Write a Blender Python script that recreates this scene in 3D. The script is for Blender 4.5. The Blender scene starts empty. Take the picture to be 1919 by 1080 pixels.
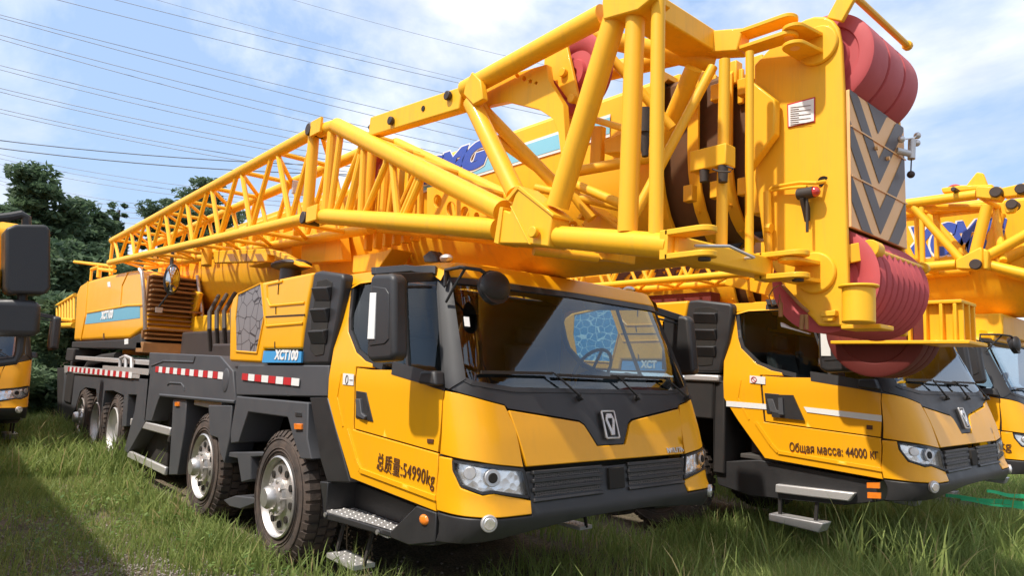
import bpy, math, random
import numpy as np
from math import radians, sin, cos, pi
from mathutils import Vector, Matrix
from mathutils.geometry import delaunay_2d_cdt

random.seed(7)
rng = np.random.default_rng(11)
sc = bpy.context.scene
col = sc.collection

# ------------------------------------------------------------------ camera
FPX = 1280.9386
M = np.array([[0.74716361, 0.11101301, 0.65530348],
              [-0.66333822, 0.06287014, 0.74567402],
              [0.0415805, -0.99182834, 0.12061346]])
CAM = np.array([-2.8, 0.0, 1.9])
cd = bpy.data.cameras.new("camera")
cam = bpy.data.objects.new("camera", cd)
col.objects.link(cam)
cd.sensor_fit = 'HORIZONTAL'
cd.sensor_width = 36
cd.lens = FPX / 1919 * 36
cd.clip_start = 0.05
cd.clip_end = 2000
r_, u_, b_ = M @ [1, 0, 0], M @ [0, -1, 0], M @ [0, 0, -1]
mw = Matrix(((r_[0], u_[0], b_[0], CAM[0]), (r_[1], u_[1], b_[1], CAM[1]), (r_[2], u_[2], b_[2], CAM[2]), (0, 0, 0, 1)))
cam.matrix_world = mw
sc.camera = cam

# ------------------------------------------------------------------ light
SUN = Vector((-0.56, 0.075, 0.82)).normalized()
w = bpy.data.worlds.new("World")
sc.world = w
w.use_nodes = True
nt = w.node_tree
nt.nodes.clear()
wo = nt.nodes.new("ShaderNodeOutputWorld")
bg = nt.nodes.new("ShaderNodeBackground")
sky = nt.nodes.new("ShaderNodeTexSky")
sky.sky_type = 'NISHITA'
sky.sun_disc = False
sky.sun_elevation = math.asin(SUN.z)
sky.sun_rotation = math.atan2(SUN.x, SUN.y)
sky.air_density = 1.2
sky.dust_density = 2.0
sky.ozone_density = 2.0
bg.inputs['Strength'].default_value = 0.15
tc = nt.nodes.new("ShaderNodeTexCoord")
mp = nt.nodes.new("ShaderNodeMapping")
mp.inputs['Scale'].default_value = (1.0, 1.0, 1.7)
mp.inputs['Location'].default_value = (3.1, 0.9, 0.35)
n1 = nt.nodes.new("ShaderNodeTexNoise")
n1.inputs['Scale'].default_value = 1.75
n1.inputs['Detail'].default_value = 9
n1.inputs['Roughness'].default_value = 0.56
n1.inputs['Distortion'].default_value = 0.35
cr = nt.nodes.new("ShaderNodeValToRGB")
cr.color_ramp.elements[0].position = 0.43
cr.color_ramp.elements[1].position = 0.57
n2 = nt.nodes.new("ShaderNodeTexNoise")
n2.inputs['Scale'].default_value = 5.0
n2.inputs['Detail'].default_value = 7
cc = nt.nodes.new("ShaderNodeValToRGB")
cc.color_ramp.elements[0].position = 0.3
cc.color_ramp.elements[0].color = (3.9, 4.2, 4.8, 1)
cc.color_ramp.elements[1].position = 0.62
cc.color_ramp.elements[1].color = (6.0, 6.05, 6.25, 1)
base = nt.nodes.new("ShaderNodeMix")
base.data_type = 'RGBA'
base.inputs[0].default_value = 0.72
base.inputs[7].default_value = (2.35, 3.3, 5.0, 1)
mixc = nt.nodes.new("ShaderNodeMix")
mixc.data_type = 'RGBA'
L = nt.links.new
L(tc.outputs['Generated'], mp.inputs['Vector'])
L(mp.outputs[0], n1.inputs['Vector'])
L(mp.outputs[0], n2.inputs['Vector'])
L(n1.outputs['Fac'], cr.inputs[0])
L(n2.outputs['Fac'], cc.inputs[0])
L(sky.outputs[0], base.inputs[6])
L(cr.outputs[0], mixc.inputs[0])
L(base.outputs[2], mixc.inputs[6])
L(cc.outputs[0], mixc.inputs[7])
L(mixc.outputs[2], bg.inputs['Color'])
L(bg.outputs[0], wo.inputs[0])

sd = bpy.data.lights.new("sun", 'SUN')
sd.energy = 3.6
sd.angle = radians(1.8)
sd.color = (1.0, 0.94, 0.85)
so = bpy.data.objects.new("sun", sd)
so.rotation_euler = SUN.to_track_quat('Z', 'Y').to_euler()
so.location = (-8, 0, 12)
col.objects.link(so)
sc.view_settings.view_transform = 'Standard'
sc.view_settings.look = 'None'
sc.view_settings.gamma = 1
sc.view_settings.exposure = 0.52
sc.render.film_transparent = False
sc.cycles.max_bounces = 7
sc.cycles.transparent_max_bounces = 12
sc.cycles.use_denoising = True

# ------------------------------------------------------------------ helpers
def ray(px, py): return M @ np.array([px - 959.5, py - 540, FPX])
def P(px, py, x=None, y=None, z=None):
    """the point of the plane x=, y= or z= that the survey photo shows at (px, py)"""
    r = ray(px, py)
    t = ((x - CAM[0]) / r[0]) if x is not None else ((y - CAM[1]) / r[1]) if y is not None else ((z - CAM[2]) / r[2])
    return Vector(CAM + t * r)
def PX(pts, x): return [P(a, b, x=x) for a, b in pts]
def proj(p):
    v = M.T @ (np.array(p, float) - CAM)
    return np.array([959.5 + FPX * v[0] / v[2], 540 + FPX * v[1] / v[2]])

def material(name, color, rough=0.5, metal=0.0, coat=0.0, dirt=0.0, dirtcol=(0.18, 0.13, 0.08), nscale=3.0, bump=0.0, bscale=60, var=0.0, spec=0.5, streak=0):
    m = bpy.data.materials.new(name)
    m.use_nodes = True
    t = m.node_tree
    p = t.nodes['Principled BSDF']
    p.inputs['Base Color'].default_value = (*color, 1)
    p.inputs['Roughness'].default_value = rough
    p.inputs['Metallic'].default_value = metal
    p.inputs['Coat Weight'].default_value = coat
    p.inputs['Coat Roughness'].default_value = 0.08
    p.inputs['Specular IOR Level'].default_value = spec
    g = t.nodes.new("ShaderNodeNewGeometry")
    if dirt or var:
        n = t.nodes.new("ShaderNodeTexNoise")
        n.inputs['Scale'].default_value = nscale
        n.inputs['Detail'].default_value = 8
        n.inputs['Roughness'].default_value = 0.65
        t.links.new(g.outputs['Position'], n.inputs['Vector'])
        rr = t.nodes.new("ShaderNodeValToRGB")
        rr.color_ramp.elements[0].position = 0.35
        rr.color_ramp.elements[1].position = 0.75
        rr.color_ramp.elements[0].color = (0, 0, 0, 1)
        k = max(dirt, var)
        rr.color_ramp.elements[1].color = (k, k, k, 1)
        t.links.new(n.outputs['Fac'], rr.inputs[0])
        mx = t.nodes.new("ShaderNodeMix")
        mx.data_type = 'RGBA'
        mx.inputs[6].default_value = (*color, 1)
        mx.inputs[7].default_value = (*dirtcol, 1)
        t.links.new(rr.outputs[0], mx.inputs[0])
        t.links.new(mx.outputs[2], p.inputs['Base Color'])
        ra = t.nodes.new("ShaderNodeMapRange")
        ra.inputs[3].default_value = rough * 0.85
        ra.inputs[4].default_value = min(1, rough * 1.5)
        t.links.new(n.outputs['Fac'], ra.inputs[0])
        t.links.new(ra.outputs[0], p.inputs['Roughness'])
    if streak:
        mp_ = t.nodes.new("ShaderNodeMapping"); mp_.inputs['Scale'].default_value = (9, 9, .9)
        n = t.nodes.new("ShaderNodeTexNoise"); n.inputs['Scale'].default_value = 1.6; n.inputs['Detail'].default_value = 6; n.inputs['Roughness'].default_value = .7
        t.links.new(g.outputs['Position'], mp_.inputs['Vector']); t.links.new(mp_.outputs[0], n.inputs['Vector'])
        rr = t.nodes.new("ShaderNodeValToRGB"); rr.color_ramp.elements[0].position = .5; rr.color_ramp.elements[1].position = .78; rr.color_ramp.elements[0].color = (0, 0, 0, 1); rr.color_ramp.elements[1].color = (streak, streak, streak, 1)
        t.links.new(n.outputs['Fac'], rr.inputs[0])
        m2 = t.nodes.new("ShaderNodeMix"); m2.data_type = 'RGBA'; m2.inputs[7].default_value = (.33, .19, .06, 1)
        t.links.new(rr.outputs[0], m2.inputs[0]); t.links.new(mx.outputs[2], m2.inputs[6]); t.links.new(m2.outputs[2], p.inputs['Base Color'])
    if bump:
        n = t.nodes.new("ShaderNodeTexNoise")
        n.inputs['Scale'].default_value = bscale
        n.inputs['Detail'].default_value = 4
        t.links.new(g.outputs['Position'], n.inputs['Vector'])
        b = t.nodes.new("ShaderNodeBump")
        b.inputs['Strength'].default_value = bump
        b.inputs['Distance'].default_value = 0.01
        t.links.new(n.outputs['Fac'], b.inputs['Height'])
        t.links.new(b.outputs[0], p.inputs['Normal'])
    return m

MT = {}
MT['yellow'] = material('yellow_paint', (0.87, 0.39, 0.004), 0.36, coat=0.18, dirt=0.05, dirtcol=(0.6, 0.30, 0.04), nscale=2.2, bump=0.05, bscale=5, spec=.35, streak=.10)
MT['boomyellow'] = material('boom_yellow_paint', (0.90, 0.455, 0.012), 0.45, coat=0.08, dirt=0.10, dirtcol=(0.62, 0.31, 0.04), nscale=2.6, bump=0.08, bscale=9, spec=.35, streak=.28)
MT['grey'] = material('dark_grey_paint', (0.060, 0.062, 0.070), 0.5, dirt=0.35, dirtcol=(0.11, 0.10, 0.09), nscale=2.5)
MT['black'] = material('black_plastic', (0.022, 0.021, 0.022), 0.42, dirt=0.25, dirtcol=(0.06, 0.055, 0.05), nscale=4, bump=0.05, bscale=120)
MT['seam'] = material('seam_black', (0.01, 0.008, 0.006), 0.8, var=.1)
MT['dark'] = material('underbody_black', (0.018, 0.016, 0.015), 0.7, dirt=0.4, dirtcol=(0.05, 0.035, 0.025), nscale=5)
MT['rubber'] = material('tyre_rubber', (0.045, 0.036, 0.032), 0.85, dirt=0.85, dirtcol=(0.15, 0.105, 0.08), nscale=6, bump=0.3, bscale=40)
MT['steel'] = material('polished_steel', (0.66, 0.64, 0.62), 0.34, 0.8, dirt=0.45, dirtcol=(0.35, 0.3, 0.25), nscale=14)
MT['alu'] = material('brushed_aluminium', (0.62, 0.60, 0.58), 0.42, 0.6, dirt=0.3, dirtcol=(0.35, 0.3, 0.26), nscale=8)
MT['red'] = material('sheave_red', (0.50, 0.085, 0.088), 0.5, dirt=0.35, dirtcol=(0.33, 0.07, 0.07), nscale=5, spec=.3)
MT['section_shade'] = material('shaded_section', (0.13, 0.055, 0.016), 0.5, dirt=.4, dirtcol=(.06, .03, .012), nscale=7)  # yellow boom sections in collar shadow, the shade put into the colour
MT['dry'] = material('dry_stalk', (0.24, 0.17, 0.11), 0.9, var=.3)
MT['rust'] = material('brown_red_steel', (0.13, 0.014, 0.010), 0.6, dirt=.3, dirtcol=(.09, .02, .012))
MT['rung'] = material('ladder_brown', (0.34, 0.16, 0.05), 0.6, dirt=.4, dirtcol=(.12, .07, .04), nscale=7)
MT['pin'] = material('pin_dark', (0.05, 0.035, 0.03), 0.5, metal=.4, var=.2)
MT['blue'] = material('blue_decal', (0.05, 0.30, 0.60), 0.4, var=.1, dirtcol=(.1, .35, .6))
MT['navy'] = material('navy_letter', (0.035, 0.085, 0.42), 0.4, var=.1, dirtcol=(.06, .12, .4))
MT['cyan'] = material('pale_blue_stripe', (0.20, 0.52, 0.68), 0.4, var=.15, dirtcol=(.3, .55, .65))
MT['teal'] = material('stripe_teal', (0.13, 0.36, 0.47), 0.45, var=.2, dirtcol=(.2, .38, .45))
MT['white'] = material('white_decal', (0.78, 0.77, 0.74), 0.45, var=.2, dirtcol=(.6, .58, .52))
MT['redstrip'] = material('red_reflector', (0.55, 0.02, 0.03), 0.35, var=.1)
MT['letter'] = material('dark_letter', (0.09, 0.03, 0.01), 0.5, var=.1)
MT['chev'] = material('chevron_tan', (0.86, 0.46, 0.17), 0.4, dirt=.2, dirtcol=(.6, .36, .18))
MT['chevdark'] = material('chevron_dark', (0.085, 0.062, 0.055), 0.4, var=.2)
MT['hose'] = material('hose_rubber', (0.03, 0.022, 0.018), 0.6, var=.2)
MT['green'] = material('green_strap', (0.02, 0.42, 0.16), 0.5, dirt=.3, dirtcol=(.05, .5, .3), nscale=8)
MT['seat'] = material('cab_interior', (0.06, 0.055, 0.05), 0.8, var=.3, dirtcol=(.1, .08, .06))
MT['wire'] = material('cable', (0.14, 0.16, 0.19), 0.6, var=.1)
MT['wirethin'] = material('cable_pale', (0.34, 0.38, 0.45), 0.6, var=.1)
MT['stone'] = material('gravel_stone', (0.36, 0.32, 0.29), 0.9, var=.6, dirtcol=(.17, .14, .12), nscale=9, bump=.4)
MT['bark'] = material('bark', (0.09, 0.065, 0.045), 0.9, dirt=.5, dirtcol=(.05, .045, .03), nscale=8, bump=.5, bscale=20)

def lens_mat(name, c, em=0.0, rough=.12):
    m = bpy.data.materials.new(name)
    m.use_nodes = True
    p = m.node_tree.nodes['Principled BSDF']
    t = m.node_tree
    v = t.nodes.new("ShaderNodeTexVoronoi")
    v.inputs['Scale'].default_value = 17
    g = t.nodes.new("ShaderNodeNewGeometry")
    b = t.nodes.new("ShaderNodeBump")
    b.inputs['Strength'].default_value = 0.3
    b.inputs['Distance'].default_value = 0.012
    t.links.new(g.outputs['Position'], v.inputs['Vector'])
    t.links.new(v.outputs['Distance'], b.inputs['Height'])
    t.links.new(b.outputs[0], p.inputs['Normal'])
    p.inputs['Base Color'].default_value = (*c, 1)
    p.inputs['Roughness'].default_value = rough
    p.inputs['Coat Weight'].default_value = .6
    return m
MT['amber'] = lens_mat('amber_lens', (0.85, 0.22, 0.02))
MT['redlens'] = lens_mat('red_lens', (0.5, 0.03, 0.02))
MT['reflector'] = lens_mat('lamp_reflector', (0.98, 0.97, 0.95), rough=.22)
MT['reflector'].node_tree.nodes['Principled BSDF'].inputs['Metallic'].default_value = 0.8

def glass_mat(name, tint, fac=0.0):
    m = bpy.data.materials.new(name)
    m.use_nodes = True
    t = m.node_tree
    t.nodes.clear()
    o = t.nodes.new("ShaderNodeOutputMaterial")
    a = t.nodes.new("ShaderNodeBsdfTransparent")
    a.inputs[0].default_value = (*tint, 1)
    gl = t.nodes.new("ShaderNodeBsdfGlossy")
    gl.inputs['Roughness'].default_value = 0.03
    gl.inputs['Color'].default_value = (.9, .95, 1, 1)
    fr = t.nodes.new("ShaderNodeFresnel")
    fr.inputs[0].default_value = 1.42
    ad = t.nodes.new("ShaderNodeMath")
    ad.operation = 'ADD'
    ad.inputs[1].default_value = fac
    mx = t.nodes.new("ShaderNodeMixShader")
    t.links.new(fr.outputs[0], ad.inputs[0])
    ge = t.nodes.new("ShaderNodeNewGeometry")
    iv = t.nodes.new("ShaderNodeMath"); iv.operation = 'SUBTRACT'; iv.inputs[0].default_value = 1
    ml_ = t.nodes.new("ShaderNodeMath"); ml_.operation = 'MULTIPLY'; ml_.use_clamp = True
    t.links.new(ge.outputs['Backfacing'], iv.inputs[1]); t.links.new(iv.outputs[0], ml_.inputs[0]); t.links.new(ad.outputs[0], ml_.inputs[1])
    t.links.new(ml_.outputs[0], mx.inputs[0])
    t.links.new(a.outputs[0], mx.inputs[1])
    t.links.new(gl.outputs[0], mx.inputs[2])
    t.links.new(mx.outputs[0], o.inputs[0])
    return m
MT['glass'] = glass_mat('windscreen_glass', (0.70, 0.78, 0.82), 0.06)
MT['sideglass'] = glass_mat('side_window_glass', (0.70, 0.76, 0.78), 0.0)
MT['lensglass'] = glass_mat('lamp_cover', (0.95, 0.95, 0.95), 0.02)
MT['mirrorglass'] = material('mirror_glass', (.55, .58, .6), .05, 1.0)

def voro_mat(name, ca, cb, scale, edge, metal=0):
    m = bpy.data.materials.new(name)
    m.use_nodes = True
    t = m.node_tree
    p = t.nodes['Principled BSDF']
    g = t.nodes.new("ShaderNodeNewGeometry")
    mpn = t.nodes.new("ShaderNodeMapping")
    mpn.inputs['Scale'].default_value = (0.02, 1, 1.35)
    v = t.nodes.new("ShaderNodeTexVoronoi")
    v.feature = 'DISTANCE_TO_EDGE'
    v.inputs['Scale'].default_value = scale
    v.inputs['Randomness'].default_value = .7
    r = t.nodes.new("ShaderNodeValToRGB")
    r.color_ramp.interpolation = 'CONSTANT'
    r.color_ramp.elements[0].color = (*cb, 1)
    r.color_ramp.elements[1].position = edge
    r.color_ramp.elements[1].color = (*ca, 1)
    t.links.new(g.outputs['Position'], mpn.inputs['Vector'])
    t.links.new(mpn.outputs[0], v.inputs['Vector'])
    t.links.new(v.outputs['Distance'], r.inputs[0])
    t.links.new(r.outputs[0], p.inputs['Base Color'])
    p.inputs['Roughness'].default_value = .5
    return m
MT['hex'] = voro_mat('cell_pattern_grey', (0.20, 0.18, 0.18), (0.03, 0.02, 0.02), 5.6, .03)
MT['hexblue'] = voro_mat('cell_pattern_blue', (0.06, 0.30, 0.55), (0.50, 0.74, 0.84), 7.5, .028)
MT['mesh'] = voro_mat('grille_mesh', (0.008, 0.007, 0.007), (0.10, 0.085, 0.075), 42, .14)
MT['mesh'].node_tree.nodes['Mapping'].inputs['Scale'].default_value = (1, .05, 1.4)

APART = {'section_clip', 'node_plate', 'reflector_strip', 'exhaust_hose', 'pin_plate', 'step_hanger', 'hinge_pin', 'fork_hole', 'lug_hole', 'warning_stripe', 'plug', 'handrail', 'side_rail', 'fork_pin', 'hydraulic_hose', 'boom_rib', 'grille', 'wheel_nut', 'hand_hole', 'gusset_plate', 'collar_bolt', 'mirror_arm', 'pin_boss'}
class MB:
    """collects shapes, build() links them as one mesh object"""
    def __init__(s): s.v = []; s.f = []
    def add(s, vs, fs):
        o = len(s.v)
        s.v += [Vector(a) for a in vs]
        s.f += [tuple(i + o for i in f) for f in fs]
        return s
    def box(s, a, b):
        x0, y0, z0 = a; x1, y1, z1 = b
        if x0 > x1: x0, x1 = x1, x0
        if y0 > y1: y0, y1 = y1, y0
        if z0 > z1: z0, z1 = z1, z0
        return s.add([(x0, y0, z0), (x1, y0, z0), (x1, y1, z0), (x0, y1, z0), (x0, y0, z1), (x1, y0, z1), (x1, y1, z1), (x0, y1, z1)],
                     [(0, 3, 2, 1), (4, 5, 6, 7), (0, 1, 5, 4), (1, 2, 6, 5), (2, 3, 7, 6), (3, 0, 4, 7)])
    def prism(s, pts, d):
        """closed polygon pts (3D) extruded by vector d"""
        n = len(pts); d = Vector(d); pts = [Vector(p) for p in pts]
        nn = Vector((0, 0, 0))
        for i in range(n): nn += pts[i].cross(pts[(i + 1) % n])
        if nn.dot(d) > 0: pts = pts[::-1]
        return s.add(pts + [p + d for p in pts], [tuple(range(n)), tuple(range(2 * n - 1, n - 1, -1))] + [(i, n + i, n + (i + 1) % n, (i + 1) % n) for i in range(n)])
    def tube(s, a, b, r, n=12, r2=None, cap=True):
        a = Vector(a); b = Vector(b); d = (b - a)
        if d.length < 1e-6: return s
        d.normalize()
        u = d.orthogonal().normalized(); w_ = d.cross(u)
        r2 = r if r2 is None else r2
        vs = [a + (u * cos(2 * pi * i / n) + w_ * sin(2 * pi * i / n)) * r for i in range(n)] + [b + (u * cos(2 * pi * i / n) + w_ * sin(2 * pi * i / n)) * r2 for i in range(n)]
        fs = [(i, (i + 1) % n, n + (i + 1) % n, n + i) for i in range(n)]
        if cap: fs += [tuple(range(n - 1, -1, -1)), tuple(range(n, 2 * n))]
        return s.add(vs, fs)
    def path(s, pts, r, n=8):
        pts = [Vector(p) for p in pts]
        rings = []
        u = None
        for i, p in enumerate(pts):
            d = (pts[min(i + 1, len(pts) - 1)] - pts[max(i - 1, 0)]).normalized()
            if u is None: u = d.orthogonal().normalized()
            u = (u - d * u.dot(d)).normalized()
            w_ = d.cross(u)
            rings.append([p + (u * cos(2 * pi * k / n) + w_ * sin(2 * pi * k / n)) * r for k in range(n)])
        vs = [q for g in rings for q in g]
        fs = [(i * n + k, i * n + (k + 1) % n, (i + 1) * n + (k + 1) % n, (i + 1) * n + k) for i in range(len(pts) - 1) for k in range(n)]
        fs += [tuple(range(n - 1, -1, -1)), tuple(range((len(pts) - 1) * n, len(pts) * n))]
        return s.add(vs, fs)
    def bar(s, a, b, w1, h1, up=(0, 0, 1)):
        a = Vector(a); b = Vector(b); d = (b - a).normalized()
        sd_ = d.cross(Vector(up)).normalized() * w1 / 2
        uu = sd_.cross(d).normalized() * h1 / 2
        return s.add([a - sd_ - uu, a + sd_ - uu, a + sd_ + uu, a - sd_ + uu, b - sd_ - uu, b + sd_ - uu, b + sd_ + uu, b - sd_ + uu],
                     [(0, 1, 2, 3), (7, 6, 5, 4), (0, 4, 5, 1), (1, 5, 6, 2), (2, 6, 7, 3), (3, 7, 4, 0)])
    def lathe_x(s, c, prof, n=40):
        """prof = [(x offset, radius)] turned round an axis along x through c"""
        c = Vector(c)
        vs = []
        for dx, r in prof:
            for k in range(n):
                vs.append(c + Vector((dx, r * cos(2 * pi * k / n), r * sin(2 * pi * k / n))))
        fs = [(i * n + k, i * n + (k + 1) % n, (i + 1) * n + (k + 1) % n, (i + 1) * n + k) for i in range(len(prof) - 1) for k in range(n)]
        return s.add(vs, fs)
    def ball(s, c, r, n=14, sz=(1, 1, 1)):
        c = Vector(c); vs = []; m_ = n // 2
        for i in range(m_ + 1):
            t = pi * i / m_
            for k in range(n):
                p = 2 * pi * k / n
                vs.append(c + Vector((r * sz[0] * sin(t) * cos(p), r * sz[1] * sin(t) * sin(p), r * sz[2] * cos(t))))
        fs = [(i * n + k, (i + 1) * n + k, (i + 1) * n + (k + 1) % n, i * n + (k + 1) % n) for i in range(m_) for k in range(n)]
        return s.add(vs, fs)
    def islands(s):
        par = list(range(len(s.v)))
        def find(a):
            while par[a] != a: par[a] = par[par[a]]; a = par[a]
            return a
        for f in s.f:
            for i in f[1:]: par[find(f[0])] = find(i)
        out = {}
        for f in s.f: out.setdefault(find(f[0]), []).append(f)
        for fs in out.values():
            ids = sorted({i for f in fs for i in f}); mp_ = {a: b for b, a in enumerate(ids)}
            m = MB(); m.v = [s.v[i] for i in ids]; m.f = [tuple(mp_[i] for i in f) for f in fs]
            yield m
    def build(s, name, mat, parent=None, bevel=0, seg=2, angle=35, smooth=True):
        if name in APART:
            parts = list(s.islands())
            if len(parts) > 1:
                o = [p.build(name, mat, parent, bevel, seg, angle, smooth) for p in parts]
                return o[0]
        me = bpy.data.meshes.new(name)
        off = parent['_o'] if (parent is not None and '_o' in parent) else (0, 0, 0)
        off = Vector(off)
        me.from_pydata([v - off for v in s.v], [], s.f)
        me.validate()
        if isinstance(mat, str): mat = MT[mat]
        me.materials.append(mat)
        import bmesh
        bm = bmesh.new(); bm.from_mesh(me)
        bmesh.ops.remove_doubles(bm, verts=bm.verts, dist=1e-5)
        bmesh.ops.recalc_face_normals(bm, faces=bm.faces)
        bm.to_mesh(me); bm.free()
        if smooth:
            me.polygons.foreach_set('use_smooth', [True] * len(me.polygons))
            me.set_sharp_from_angle(angle=radians(angle))
        o = bpy.data.objects.new(name, me)
        col.objects.link(o)
        if parent is not None:
            o.parent = parent
            o['_o'] = tuple(off)
        if bevel:
            b = o.modifiers.new('bevel', 'BEVEL')
            b.width = bevel; b.segments = seg; b.limit_method = 'ANGLE'; b.angle_limit = radians(40)
            b.harden_normals = False
        return o

def root(name, loc, label, cat, group=None):
    o = bpy.data.objects.new(name, None)
    o.location = loc
    o.empty_display_size = .3
    o['_o'] = tuple(loc)
    tag(o, label, cat, group)
    col.objects.link(o)
    return o
def tag(o, label=None, cat=None, group=None, kind=None):
    if label: o['label'] = label
    if cat: o['category'] = cat
    if group: o['group'] = group
    if kind: o['kind'] = kind
    return o
KIDS = {}
def copy_tree(o, parent):
    c = o.copy()
    col.objects.link(c)
    c.parent = parent
    for ch in [k for k in bpy.data.objects if k.parent == o]:
        copy_tree(ch, c)
    return c

def text(name, body, mat, parent, at, size, xdir, up, bold=0.0, shear=0.0, stretch=1.0, ext=0.002, spacing=1.0, mirror=False, width=None):
    """lettering as a thin mesh: at = left end of the baseline"""
    cu = bpy.data.curves.new(name, 'FONT')
    cu.body = body
    cu.size = size
    cu.offset = bold
    cu.shear = shear
    cu.extrude = ext
    cu.space_character = spacing
    cu.resolution_u = 4
    t = bpy.data.objects.new('tmp', cu)
    col.objects.link(t)
    dg = bpy.context.evaluated_depsgraph_get()
    me = bpy.data.meshes.new_from_object(t.evaluated_get(dg))
    bpy.data.objects.remove(t)
    n = len(me.vertices)
    co = np.empty(n * 3); me.vertices.foreach_get('co', co); co = co.reshape(-1, 3)
    if width: stretch = width / max(1e-6, co[:, 0].max())
    X = Vector(xdir).normalized(); U = Vector(up); U = (U - X * U.dot(X)).normalized(); N = X.cross(U)
    off = Vector(parent['_o']) if '_o' in parent else Vector((0, 0, 0))
    o_ = Vector(at) - off
    R = np.array([X, U, N])
    out = (co * [stretch, 1, 1]) @ R + np.array(o_)
    me.vertices.foreach_set('co', out.ravel())
    me.materials.clear(); me.materials.append(MT[mat])
    o = bpy.data.objects.new(name, me)
    col.objects.link(o)
    o.parent = parent; o['_o'] = tuple(off)
    return o

# ------------------------------------------------------------------ the cab skin: a surface over (u, z)
CW = 2.85
CX = CW / 2
def rake(z):
    zs = [0.3, .70, .80, .87, .95, 1.03, 1.23, 1.45, 1.67, 1.83, 2.2, 2.55, 2.65, 2.72, 2.80]
    ys = [3.66, 3.60, 3.50, 3.462, 3.459, 3.498, 3.518, 3.575, 3.651, 3.711, 3.87, 4.02, 4.06, 4.12, 4.30]
    return float(np.interp(z, zs, ys))
def tumble(z): return max(0, z - 1.78) * 0.13
def plan(u):
    if u > CX:
        x, y = plan(CW - u); return CW - x, y
    if u < -.3: return 0.0, .32 + (-.3 - u)
    if u < .3:
        t = (u + .3) / .6
        return .3 * t * t, .32 * (1 - t) ** 2
    return u, 0.0
def F(u, z, off=0.0):
    def g(u, z):
        x, y = plan(u)
        t = tumble(z)
        x = CX + (x - CX) * (1 - t / CX)
        k = rake(z)
        if y > .32: # side: the rear end stands square, only the front part follows the rake
            s_ = min(1, (y - .32) / 1.2)
            k = k * (1 - s_) + 3.52 * s_
        return Vector((x, k + y, z))
    p = g(u, z)
    if off:
        a = g(u + .01, z) - g(u - .01, z); b = g(u, z + .01) - g(u, z - .01)
        n = a.cross(b).normalized()
        p = p + n * off
    return p
_us = np.linspace(-2.3, 2.3, 70); _zs = np.linspace(.6, 2.8, 50)
_G = [(u, z, proj(F(u, z))) for u in _us for z in _zs]
_GP = np.array([g[2] for g in _G]); _GU = np.array([(g[0], g[1]) for g in _G])
def UV(px, py):
    d = ((_GP - [px, py]) ** 2).sum(1)
    u, z = _GU[int(d.argmin())]
    for _ in range(12):
        p = proj(F(u, z)); e = np.array([px, py]) - p
        if abs(e).max() < .05: break
        h = 1e-3
        J = np.array([(proj(F(u + h, z)) - p) / h, (proj(F(u, z + h)) - p) / h]).T
        try: s_ = np.linalg.solve(J, e)
        except Exception: break
        s_ = np.clip(s_, -.15, .15)
        u += s_[0]; z += s_[1]
    return (float(u), float(z))
def UVS(pts): return [UV(*p) for p in pts]
def MIR(uv): return [(CW - u, z) for u, z in uv][::-1]
def SYM(half): return half + MIR(half)

def inside(poly, x, y):
    c = False; n = len(poly)
    for i in range(n):
        x1, y1 = poly[i]; x2, y2 = poly[i - 1]
        if (y1 > y) != (y2 > y) and x < (x2 - x1) * (y - y1) / (y2 - y1) + x1: c = not c
    return c
def panel(mb, uv, off=0.0, thick=.03, step=.07, fn=None):
    fn = fn or F
    # densify the outline
    out = []
    for i in range(len(uv)):
        a = uv[i]; b = uv[(i + 1) % len(uv)]
        n = max(1, int(math.hypot(b[0] - a[0], b[1] - a[1]) / step))
        for k in range(n): out.append((a[0] + (b[0] - a[0]) * k / n, a[1] + (b[1] - a[1]) * k / n))
    n = len(out)
    xs = [p[0] for p in out]; ys = [p[1] for p in out]
    inner = []
    x = min(xs) + step * .5
    while x < max(xs):
        y = min(ys) + step * .5
        while y < max(ys):
            if inside(out, x, y) and min((x - p[0]) ** 2 + (y - p[1]) ** 2 for p in out) > (step * .4) ** 2: inner.append((x, y))
            y += step
        x += step
    vs, _, fs, *_r = delaunay_2d_cdt([Vector(p) for p in out + inner], [], [list(range(n))], 1, 1e-6)
    k = len(vs)
    top = [fn(v.x, v.y, off) for v in vs]; bot = [fn(v.x, v.y, off - thick) for v in vs]
    faces = [tuple(f) for f in fs] + [tuple(i + k for i in f[::-1]) for f in fs]
    from collections import Counter
    ed = Counter()
    for f in fs:
        for i in range(len(f)): ed[(f[i], f[(i + 1) % len(f)])] += 1
    for (a, b) in list(ed):
        if (b, a) not in ed: faces.append((b, a, a + k, b + k))
    mb.add(top + bot, faces)
    return mb
def line(mb, uv, w_, off=.002, thick=.012, fn=None):
    """a narrow strip along a polyline on the skin"""
    for a, b in zip(uv[:-1], uv[1:]):
        d = Vector((b[0] - a[0], b[1] - a[1]))
        if d.length < 1e-5: continue
        nrm = Vector((-d.y, d.x)).normalized() * w_ / 2
        panel(mb, [(a[0] - nrm.x, a[1] - nrm.y), (b[0] - nrm.x, b[1] - nrm.y), (b[0] + nrm.x, b[1] + nrm.y), (a[0] + nrm.x, a[1] + nrm.y)], off, thick, .1, fn)
    return mb

PARTNER = {}
class Pair:
    def __init__(s, mb): s.mb = mb
    def build(s, name, mat, parent=None, bevel=0, **k):
        a = s.mb.build(name, mat, parent, bevel, **k)
        b = mirrored(s.mb).build(name, mat, PARTNER.get(parent, parent), bevel, **k)
        PARTNER[a] = b
        return a
def both(mb):
    """the same part once more, mirrored to the far side of the truck"""
    return Pair(mb)
def mirrored(mb):
    n = MB()
    n.add([(CW - v.x, v.y, v.z) for v in mb.v], [f[::-1] for f in mb.f])
    return n

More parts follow.
